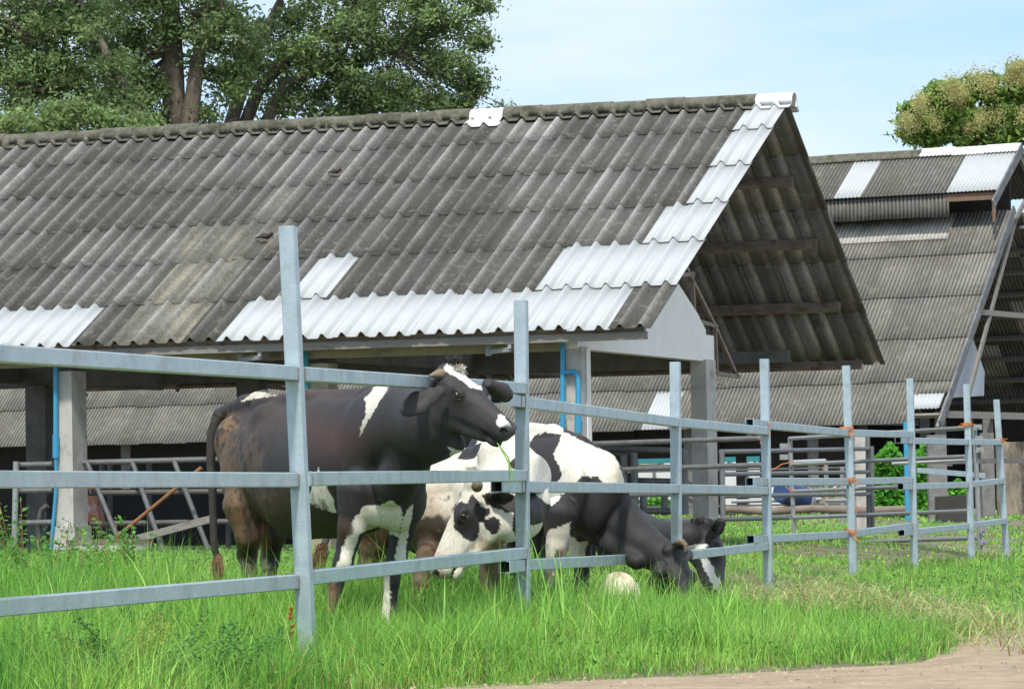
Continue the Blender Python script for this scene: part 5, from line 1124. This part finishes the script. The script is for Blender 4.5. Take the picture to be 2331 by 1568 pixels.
# vine bush behind the gates
def bush(x0, x1, y0, Y, n, lab, size):
    a, b = at(x0, y0, Y), at(x1, y0, Y); Hh = a[2]; root = thing('vine_bush', ((a[0]+b[0])/2, Y, 0), lab, 'bush', 'vine bushes by the large barn')
    mb = MB()
    for j in range(6): xx = a[0]+(b[0]-a[0])*random.random(); mb.tube([(xx, Y, 0), (xx+random.uniform(-.2, .2), Y, Hh*.5), (xx+random.uniform(-.3, .3), Y, Hh*.85)], [.03, .02, .01], 6)
    mb.build('stem', M['bark2'], root, True)
    P = RNG.uniform(0, 1, (n*2, 3)); hmax = .72+.28*np.sin(P[:, 0]*PI)*(.7+.6*vnoise(P[:, :1], 6, 4)); P = P[P[:, 2] < hmax][:n]
    P = np.stack([a[0]+(b[0]-a[0])*P[:, 0], Y+(P[:, 1]-.5)*1.2, P[:, 2]*Hh], -1); r = RNG.uniform(0, 1, (len(P), 1))
    V, F, C = leafcloud(P, RNG.uniform(size*.6, size*1.3, len(P)), np.array([.13, .40, .045])*(.55+.9*r), .6, .75); link('leaves', mesh_np('leaves', V, [F], {'tint': C}), M['leaf'], root)
bush(1984, 2062, 1008, 95, 3800, 'bright green vine bush left of the blue post', .16); bush(2072, 2116, 1012, 97, 1800, 'bright green vines between the blue post and the grey concrete post', .15); bush(2158, 2200, 1090, 97, 900, 'low green bush between grey concrete posts', .15)
bush(1448, 1530, 1128, 140, 500, 'low yellow-green plants seen below the white wall', .2)

# ------------------------------------------------------------------ trees
def tree(name, lab, cat, trunks, blobs, Y, nleaf, lsz, tintA, tintB, grp, flowers=None, depth=4.5, spr=1.0):
    """trunks: list of [(px,py,r)...]; blobs: (px,py,rx,ry,weight) crown lobes"""
    base = at(trunks[0][0][0], trunks[0][0][1], Y); root = thing(name, (base[0], Y, 0), lab, cat, grp)
    mb = MB(); tips = []
    for tr in trunks:
        yo = random.uniform(-.4, .4); pts = [at(x, y, Y+yo) for x, y, r in tr]; pts[0] = np.array([pts[0][0], Y+yo, 0]); mb.tube([tuple(p) for p in pts], [r for _, _, r in tr], 12); tips += [(p, tr[i][2]) for i, p in enumerate(pts) if i]
    P = []; cen = []
    wsum = sum(b[4] for b in blobs)
    for bx, by, rx, ry, w in blobs:
        n = int(nleaf*w/wsum); c = at(bx, by, Y); sx = rx/FP*Y; sz = ry/FP*Y; cen.append((c, sx, sz))
        ncl = max(6, int(n/(110*spr**1.6))); u = RNG.normal(0, 1, (ncl, 3)); u /= np.linalg.norm(u, axis=1)[:, None]; u *= RNG.uniform(.25, 1, (ncl, 1))**.5
        cc = c+u*np.array([sx, min(depth, (sx+sz)/2*1.2), sz]); i = RNG.integers(0, ncl, n); cs = RNG.uniform(.45, 1.0, ncl)
        q = RNG.normal(0, 1, (n, 3))*np.array([.42, .42, .26])*spr*cs[i][:, None]; P.append(np.concatenate([cc[i]+q, np.repeat(.55+.8*RNG.uniform(0, 1, ncl), 1)[i][:, None]], 1))
        for j in range(0, ncl, 4):
            tp, tr_ = min(tips, key=lambda t: np.linalg.norm(t[0]-cc[j])); md = (tp+cc[j])/2+np.array([random.uniform(-.3, .3), random.uniform(-.3, .3), random.uniform(-.4, .2)])
            r0 = min(.09, tr_*.5); mb.tube([tuple(tp), tuple(md), tuple(cc[j])], [r0, r0*.6, .012], 6, False)
    mb.build('trunk', M['bark'], root, True)
    P = np.concatenate(P); n = len(P); r = RNG.uniform(0, 1, (n, 1)); g_ = P[:, 3:4]
    C = (tintA*(1-r)+tintB*r)*g_; V, F, C = leafcloud(P[:, :3], RNG.uniform(lsz*.6, lsz*1.35, n), C, .8, .42)
    link('crown', mesh_np('crown', V, [F], {'tint': C}), M['leaf'], root)
    if flowers:
        fp = []
        for k in range(flowers):
            bx, by, rx, ry, w = random.choice(blobs); a = random.uniform(0, 2*PI); c = at(bx+rx*math.cos(a)*random.uniform(.5, 1.1), by-abs(ry*math.sin(a))*random.uniform(.3, 1.15), Y-random.uniform(0, 2.0)); m_ = 330
            R_ = random.uniform(.2, .42); q = RNG.normal(0, 1, (m_, 3))*np.array([.5, .5, .65])*R_; fp.append(c+q)
        fp = np.concatenate(fp); r = RNG.uniform(0, 1, (len(fp), 1)); V, F, C = leafcloud(fp, RNG.uniform(.04, .09, len(fp)), np.array([.60, .56, .24])*(.7+.5*r), 1, .6)
        link('blossom', mesh_np('blossom', V, [F], {'tint': C}), M['leaf'], root)
TA, TB = np.array([.16, .25, .095]), np.array([.29, .39, .155]); TC = np.array([.25, .38, .13]); GT = 'big trees behind the cattle shed'
tree('tree', 'large dark tree with thick twin reddish trunks rising behind the middle of the shed roof', 'tree', [[(400, 1100, .55), (398, 300, .42), (392, 120, .38), (385, -80, .26), (382, -180, .10)], [(425, 1100, .45), (430, 300, .33), (445, 170, .26), (470, 40, .2), (500, -150, .1)]],
     [(270, 60, 120, 120, 1.3), (500, 90, 90, 100, 1), (400, 20, 120, 60, .5), (420, -120, 260, 120, 1.6), (300, 200, 80, 60, .7), (510, 190, 60, 40, .35), (330, 275, 40, 22, .25), (480, 262, 30, 18, .12)], 138, 30000, .20, TA, TB, GT)
tree('tree', 'dark spreading tree with several slanting trunks whose crown ends against the open sky', 'tree', [[(560, 1100, .42), (520, 300, .28), (545, 220, .24), (580, 120, .2), (640, 0, .14)], [(600, 1100, .4), (555, 290, .26), (590, 200, .24), (680, 110, .18), (800, 20, .1)], [(630, 1100, .4), (600, 290, .26), (650, 190, .2), (760, 150, .14), (900, 120, .08)]],
     [(640, 120, 120, 100, 1.2), (760, 60, 130, 120, 1.5), (900, 40, 120, 110, 1.5), (1010, 20, 70, 70, .7), (830, 190, 130, 55, 1.2), (1020, 150, 70, 35, .5), (940, 230, 80, 30, .5), (1075, 185, 36, 30, .3), (1085, 90, 35, 30, .2), (1060, 230, 30, 14, .12), (1140, 246, 14, 8, .03), (700, -140, 260, 100, 1.5), (990, -120, 130, 90, .8), (1085, 0, 35, 30, .16), (660, 220, 60, 50, .45), (760, 262, 60, 18, .3), (860, 255, 70, 18, .35), (1030, 245, 40, 14, .12)], 142, 50000, .20, TA, TB, GT)
tree('tree', 'dense tree at the left edge of the picture with a pale branch', 'tree', [[(300, 1100, .4), (318, 300, .26), (300, 240, .2), (240, 120, .16), (180, 0, .1)], [(20, 1100, .5), (30, 290, .3), (60, 200, .2), (120, 100, .14)]],
     [(60, 60, 130, 110, 1.3), (180, 110, 120, 110, 1.3), (40, 190, 110, 70, .9), (100, -110, 230, 100, 1.2), (250, 220, 70, 60, .5), (-120, 60, 130, 200, 1)], 134, 32000, .21, TA, TB, GT)
tree('tree', 'lower lighter green tree just above the left end of the shed roof', 'tree', [[(150, 1100, .2), (170, 330, .12), (180, 260, .06)]], [(60, 285, 90, 26, .9), (150, 272, 50, 34, .8), (235, 285, 40, 26, .5), (320, 288, 50, 14, .3)], 128, 6500, .2, TB, TC, GT, depth=1.6)
tree('tree', 'green tree with clouds of brownish blossom above the large barn at right', 'tree', [[(2180, 1100, .35), (2185, 340, .2), (2150, 260, .12), (2120, 220, .06)], [(2240, 1100, .3), (2250, 300, .18), (2280, 220, .1), (2300, 180, .05)]],
     [(2130, 215, 26, 22, .4), (2170, 210, 20, 20, .35), (2195, 225, 16, 22, .25), (2075, 290, 22, 30, .3), (2090, 245, 14, 16, .15), (2120, 300, 40, 30, .7), (2200, 290, 50, 40, 1), (2160, 260, 30, 20, .4), (2262, 215, 10, 40, .2), (2250, 195, 8, 22, .1), (2312, 180, 12, 34, .35), (2335, 190, 16, 44, .4), (2220, 200, 12, 22, .15), (2300, 270, 40, 50, .9), (2250, 300, 50, 40, .9), (2400, 240, 70, 90, 1.2)], 135, 17000, .32, np.array([.18, .33, .07]), np.array([.36, .50, .13]), None, flowers=42, depth=2.5, spr=.6)
# distant tree line along the field
P = []; xx = RNG.uniform(-420, 420, 26000); zz = RNG.uniform(0, 1, 26000)*(3.5+4*vnoise(xx[:, None], .05, 3)); P = np.stack([xx, 330+RNG.uniform(-4, 4, 26000), zz], -1)
V, F, C = leafcloud(P, RNG.uniform(.7, 1.4, 26000), TB*(.6+.6*RNG.uniform(0, 1, (26000, 1))), 1, .7); tag(link('far_wood', mesh_np('far_wood', V, [F], {'tint': C}), M['leaf'], None), kind='stuff')
